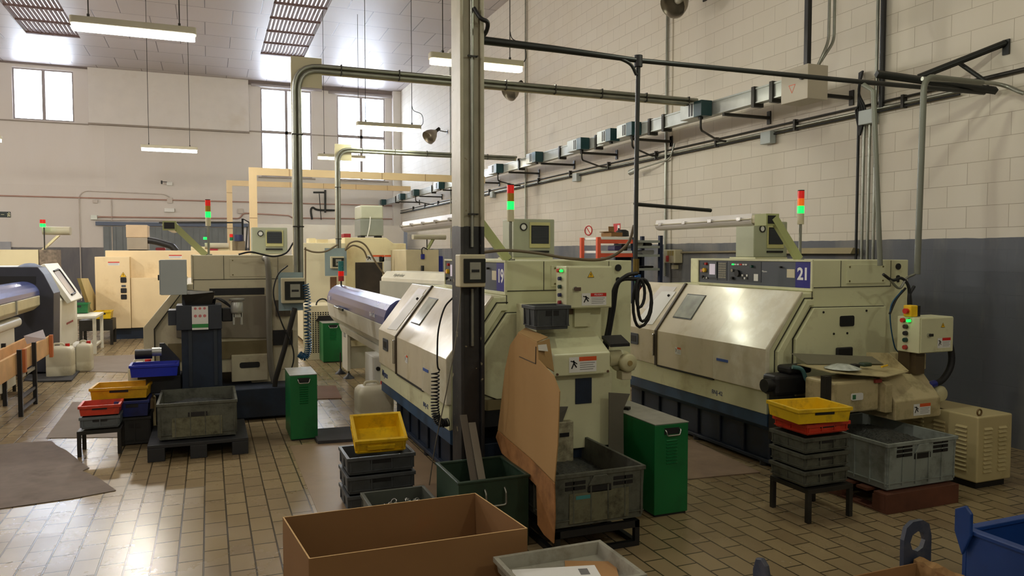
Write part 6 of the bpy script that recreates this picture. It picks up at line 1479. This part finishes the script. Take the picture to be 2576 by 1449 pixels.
# machine behind with lamp and green light at far left
Yl = 17.5; lx = lambda u, v=600: at(u, v, y=Yl).x; lz = lambda v: at(100, v, y=Yl).z
t = thing('background_lathe', 'cream machine at the far left with a lamp on an arm and a green signal', 'lathe', (lx(70), Yl, 0))
G(MC).box(lx(-40), lx(95), Yl, Yl+1.5, 0, lz(628)).build('body', t); G(mat('dim panel', (130, 116, 100), .4, var=.5, scale=12)).box(lx(97), lx(141), Yl+.01, Yl+.5, 1.0, lz(628)).build('control_panel', t)
G(MC).prism([(lx(108), lz(628)), (lx(100), lz(628)), (lx(140), lz(592)), (lx(148), lz(592))], 'y', Yl+.1, Yl+.2).build('lamp_arm', t)
G(LAMPH).rbox(lx(104), lx(174), Yl+.05, Yl+.35, lz(590), lz(569), .08, 'x').build('work_lamp', t, bevel=.01)
G(DKSTEEL).cyl((lx(111), Yl+.02, lz(628)), (lx(111), Yl+.02, lz(572)), .012, 8).build('post', t)
G(GREENL).cyl((lx(111), Yl-.1, lz(571)), (lx(111), Yl-.1, lz(563)), .05, 12).build('green_lens', t); G(REDL).cyl((lx(111), Yl-.1, lz(562.5)), (lx(111), Yl-.1, lz(553)), .05, 12).build('red_lens', t)
# yellowed open door
tag(G(mat('yellowed door', (214, 196, 140), .45)).prism([(p_.y, p_.z) for p_ in (at(203, 700, x=-2.1), at(222, 700, x=-2.1), at(241, 745, x=-2.1), at(241, 795, x=-2.1), at(228, 775, x=-2.1))], 'x', -2.16, -2.1).build('machine_door'), 'yellowed slanting machine door between the white machine and the peach-cream one', 'door')

# black and white lathe with its open door, facing the aisle
BK = mat('charcoal machine paint', (46, 48, 58), .5, var=.12, scale=6)
WM = mat('machine white', (226, 224, 210), .4, var=.03, dirt=(190, 180, 150), damt=.2)
t = thing('black_white_lathe', 'black and white lathe at the left with its sloped white door', 'lathe', (-3.2, 13.5, 0))
yb = 12.15
def bxp(u, v): p = at(u, v, y=yb); return (p.x, max(p.z, .03))
G(BK).prism([bxp(-120, 672), bxp(95, 672), bxp(110, 690), bxp(135, 738), bxp(134, 938), bxp(-120, 930)], 'y', yb, yb+.5).build('end_body', t, bevel=.01)
G(BLACK).prism([bxp(-100, 695), bxp(90, 695), bxp(90, 715), bxp(-100, 715)], 'y', yb-.01, yb-.001).build('vent', t)
G(WM).prism([(-4.4, .25), (-4.4, 1.5), (-2.35, 1.5), (-2.05, 1.0), (-2.05, .25)], 'y', yb+.51, 14.35).build('body', t, bevel=.01)
G(WM).box(-4.3, -2.12, yb+.6, 14.3, .0, .249).build('base', t)
# door: a slanting white panel with a black-edged window
def slp(tt, yy, o=0.): return Vector((-2.35+.3*tt+.857*o, yy, 1.5-.5*tt+.514*o))
dr = G(WM).plate([slp(.0, 13.0, .02), slp(1.15, 13.0, .02), slp(1.15, 14.1, .02), slp(.0, 14.1, .02)], .07).build('door', t, bevel=.01)
G(BLACK).tube(bend([slp(.25, 13.25, .1), slp(.2, 13.75, .1), slp(.95, 13.75, .1), slp(.98, 13.3, .1)], .06, 3), .016, 6).build('window_seal', t)
G(mat('pale acrylic', (190, 186, 184), .2)).plate([slp(.25, 13.25, .092), slp(.95, 13.25, .092), slp(.95, 13.74, .092), slp(.25, 13.74, .092)], .004).build('door_window', t)
G(mat('red stripe paint', (150, 50, 50), .5)).box(-2.049, -2.045, 13.3, 13.9, .60, .63).build('stripe', t)
G(mat('grey strip', (150, 156, 160), .4)).tube([tuple(at(93, 682, y=12.4)), tuple(at(112, 722, y=12.3)), tuple(at(130, 765, y=12.2))], .03, 4).build('gas_strut', t)
tag(G(mat('grey blue cloth', (110, 120, 140), .8, bump=1, bscale=30)).lathe([(0, .05), (.06, .045), (.12, .02), (.15, 0)], (at(75, 668, y=12.4).x, 12.4, at(70, 671, y=12.3).z), (0, 0, 1), 12).build('cloth'), 'crumpled grey-blue cloth lying on the black lathe', 'cloth')
# bar feeder at the left edge
t = thing('bar_feeder', 'bar feeder with shiny blue cover cut by the left edge of the picture', 'bar feeder', (-2.35, 10, 0))
G(mat('shiny blue cover', (90, 104, 170), .15, metal=.3)).prism(halfcyl(-2.34, 1.15, .20, .17, -5, 185), 'y', 7.6, 11.9).build('cover', t)
G(mat('cream trough', (206, 198, 160), .3, dirt=(150, 140, 100), damt=.3)).prism([(-2.54, 1.13), (-2.14, 1.13), (-2.14, 1.0), (-2.22, .93), (-2.46, .93), (-2.54, 1.0)], 'y', 7.6, 11.9).build('trough', t, bevel=.01)
G(WM).rbox(-2.50, -2.20, 7.6, 11.1, .78, .90, .05, 'y').build('lower_rail', t); G(WM).box(-2.42, -2.24, 10.2, 10.9, .08, .78).build('leg_cabinet', t, bevel=.006); G(WM).box(-2.5, -2.45, 8.0, 8.6, .0, .78).build('leg_cabinet', t)
for yy in (9.4, 10.5): G(SILV).box(-2.15, -2.125, yy, yy+.05, .97, 1.13).build('latch', t)
for yy in (10.3, 10.85): G(DKSTEEL).cyl((-2.25, yy, 0), (-2.25, yy, .08), .02, 8).build('foot', t)
# wooden trough on black legs
t = thing('wooden_trough', 'raw pine trough on black steel legs at the left edge', 'trough', (-2.0, 9.6, 0))
WD = WOOD
G(WD).box(-1.90, -1.87, 8.2, 11.1, .44, .66).build('side_board', t, bevel=.004); G(WD).box(-2.13, -2.10, 8.2, 11.1, .44, .66).build('side_board', t, bevel=.004); G(WD).box(-2.099, -1.901, 8.2, 11.1, .42, .439).build('bottom_board', t)
for yy in (9.0, 10.5): G(mat('orange pine', (190, 110, 60), .7)).box(-1.869, -1.83, yy+.35, yy+.42, .40, .68).build('batten', t, bevel=.003)
for yy in (9.11, 9.82):
    for xx in (-1.88, -2.12): G(BLACK).box(xx-.03+.05*(xx > -2), xx+.01+.05*(xx > -2), yy, yy+.04, 0, .70).build('leg', t)
for zz in (.05, .18): G(BLACK).box(-1.86, -1.83, 9.15, 9.82, zz, zz+.03).build('rail', t)
G(STEEL).box(-1.86, -1.83, 9.15, 9.82, .40, .43).build('rail', t)
tag(G(mat('grey card', (200, 192, 196), .7)).plate([tuple(at(60, 845, y=10.4)), tuple(at(68, 866, y=10.4)), tuple(at(116, 852, y=10.4)), tuple(at(108, 829, y=10.5))], .005).build('card_sheet'), 'pale grey card propped on the wooden trough', 'sheet')
# jugs by the black machine
jug(-1.93, 12.0, .32, .32, .46, 'large cloudy jug in front of the black machine end'); jug(-1.70, 12.45, .2, .3, .44, 'narrower cloudy jug with red cap right of the large one')
# white bench and the black table with yellow crate
t = thing('white_bench', 'white steel bench with a lower shelf between the white lathe and the peach-cream machine', 'bench', (-2.0, 14.9, 0))
G(WM).box(-2.33, -1.78, 14.4, 15.4, .60, .64).build('top', t, bevel=.004); G(WM).box(-2.33, -1.82, 14.45, 15.35, .10, .13).build('shelf', t)
for xx in (-2.33, -1.84):
    for yy in (14.42, 15.34): G(WM).box(xx, xx+.05, yy, yy+.05, 0, .60).build('leg', t)
stand((-1.95, 16.0, 0), .55, .55, .47, 'black table with yellow crate, in front of the peach-cream machine', top=.2, leg=.05)
crate('crate', 'small yellow crate on the black table in front of the peach-cream machine', 'crate', (-1.85, 15.98, .471), .30, .4, .15, YEL, ribs=False)
crate('crate', 'green crate behind the white bench', 'crate', (-2.15, 15.2, .641), .35, .3, .18, GREENP, ribs=False)
# things far behind lathe 17
t = thing('pump_motor', 'dark blue motor on a small frame behind the roof of the cream lathe', 'motor', (at(600, 620, y=18).x, 18, 0)); q = at(600, 600, y=18)
G(mat('motor blue', (30, 40, 84), .4)).cyl((q.x, 17.9, q.z-.06), (q.x, 17.9, q.z+.08), .09, 14).build('motor', t); G(mat('pump body', (110, 100, 80), .5)).box(q.x-.13, q.x+.13, 17.85, 18.15, q.z-.30, q.z-.06).build('pump', t); G(DKSTEEL).box(q.x-.12, q.x+.12, 17.86, 18.14, min(cz(630)+.001, q.z-.31), q.z-.30).build('frame', t)
t = thing('signal_light', 'tiny red and green signal light left of the dark blue motor', 'signal light', (at(582, 600, y=17.6).x, 17.6, 0)); q = at(582, 605, y=17.6)
G(BEIGEB).cyl((q.x, 17.6, cz(630)+.001), (q.x, 17.6, q.z), .02, 8).build('post', t); G(GREENO).cyl((q.x, 17.6, q.z), (q.x, 17.6, q.z+.07), .035, 10).build('green_lens', t); G(REDL).cyl((q.x, 17.6, q.z+.071), (q.x, 17.6, q.z+.14), .035, 10).build('red_lens', t)
t = thing('background_lathe', 'distant pale lathe top with a red stripe, right of the gate', 'lathe', (at(545, 625, y=20).x, 20, 0)); a, b_ = at(480, 610, y=20), at(578, 632, y=20)
G(MC).box(a.x, b_.x, 20, 21, 0, a.z-.1).build('body', t); G(LAMPH).rbox(at(515, 600, y=20).x, at(575, 600, y=20).x, 19.9, 20.2, at(515, 625, y=20).z, at(515, 611, y=20).z, .05, 'x').build('work_lamp', t); G(mat('red cover', (150, 30, 40))).box(at(528, 630, y=19.9).x, at(548, 630, y=19.9).x, 19.9, 19.99, at(528, 632, y=19.9).z, at(528, 626, y=19.9).z).build('red_stripe', t)
G(GREENL).cyl((at(516, 600, y=20).x, 19.8, at(516, 603, y=20).z), (at(516, 600, y=20).x, 19.8, at(516, 597, y=20).z), .04, 8).build('signal_lens', t)
t = thing('pipe_frame', 'black pipe rig standing in front of the white partition, left of the cream lathe cooler', 'pipe', (1.1, 22, 0))
h = lambda u, v: tuple(at(u, v, y=22.0))
G(PIPEB).tube([(h(610, 640)[0], 22, 0), h(610, 550), h(628, 560), (h(628, 640)[0], 22, 0)], .03, 6).build('pipe', t); G(PIPEB).tube([h(400, 560), h(610, 560)], .02, 6).build('pipe', t); G(PIPEB).tube([h(622, 570), h(618, 640)], .02, 6).build('pipe', t)
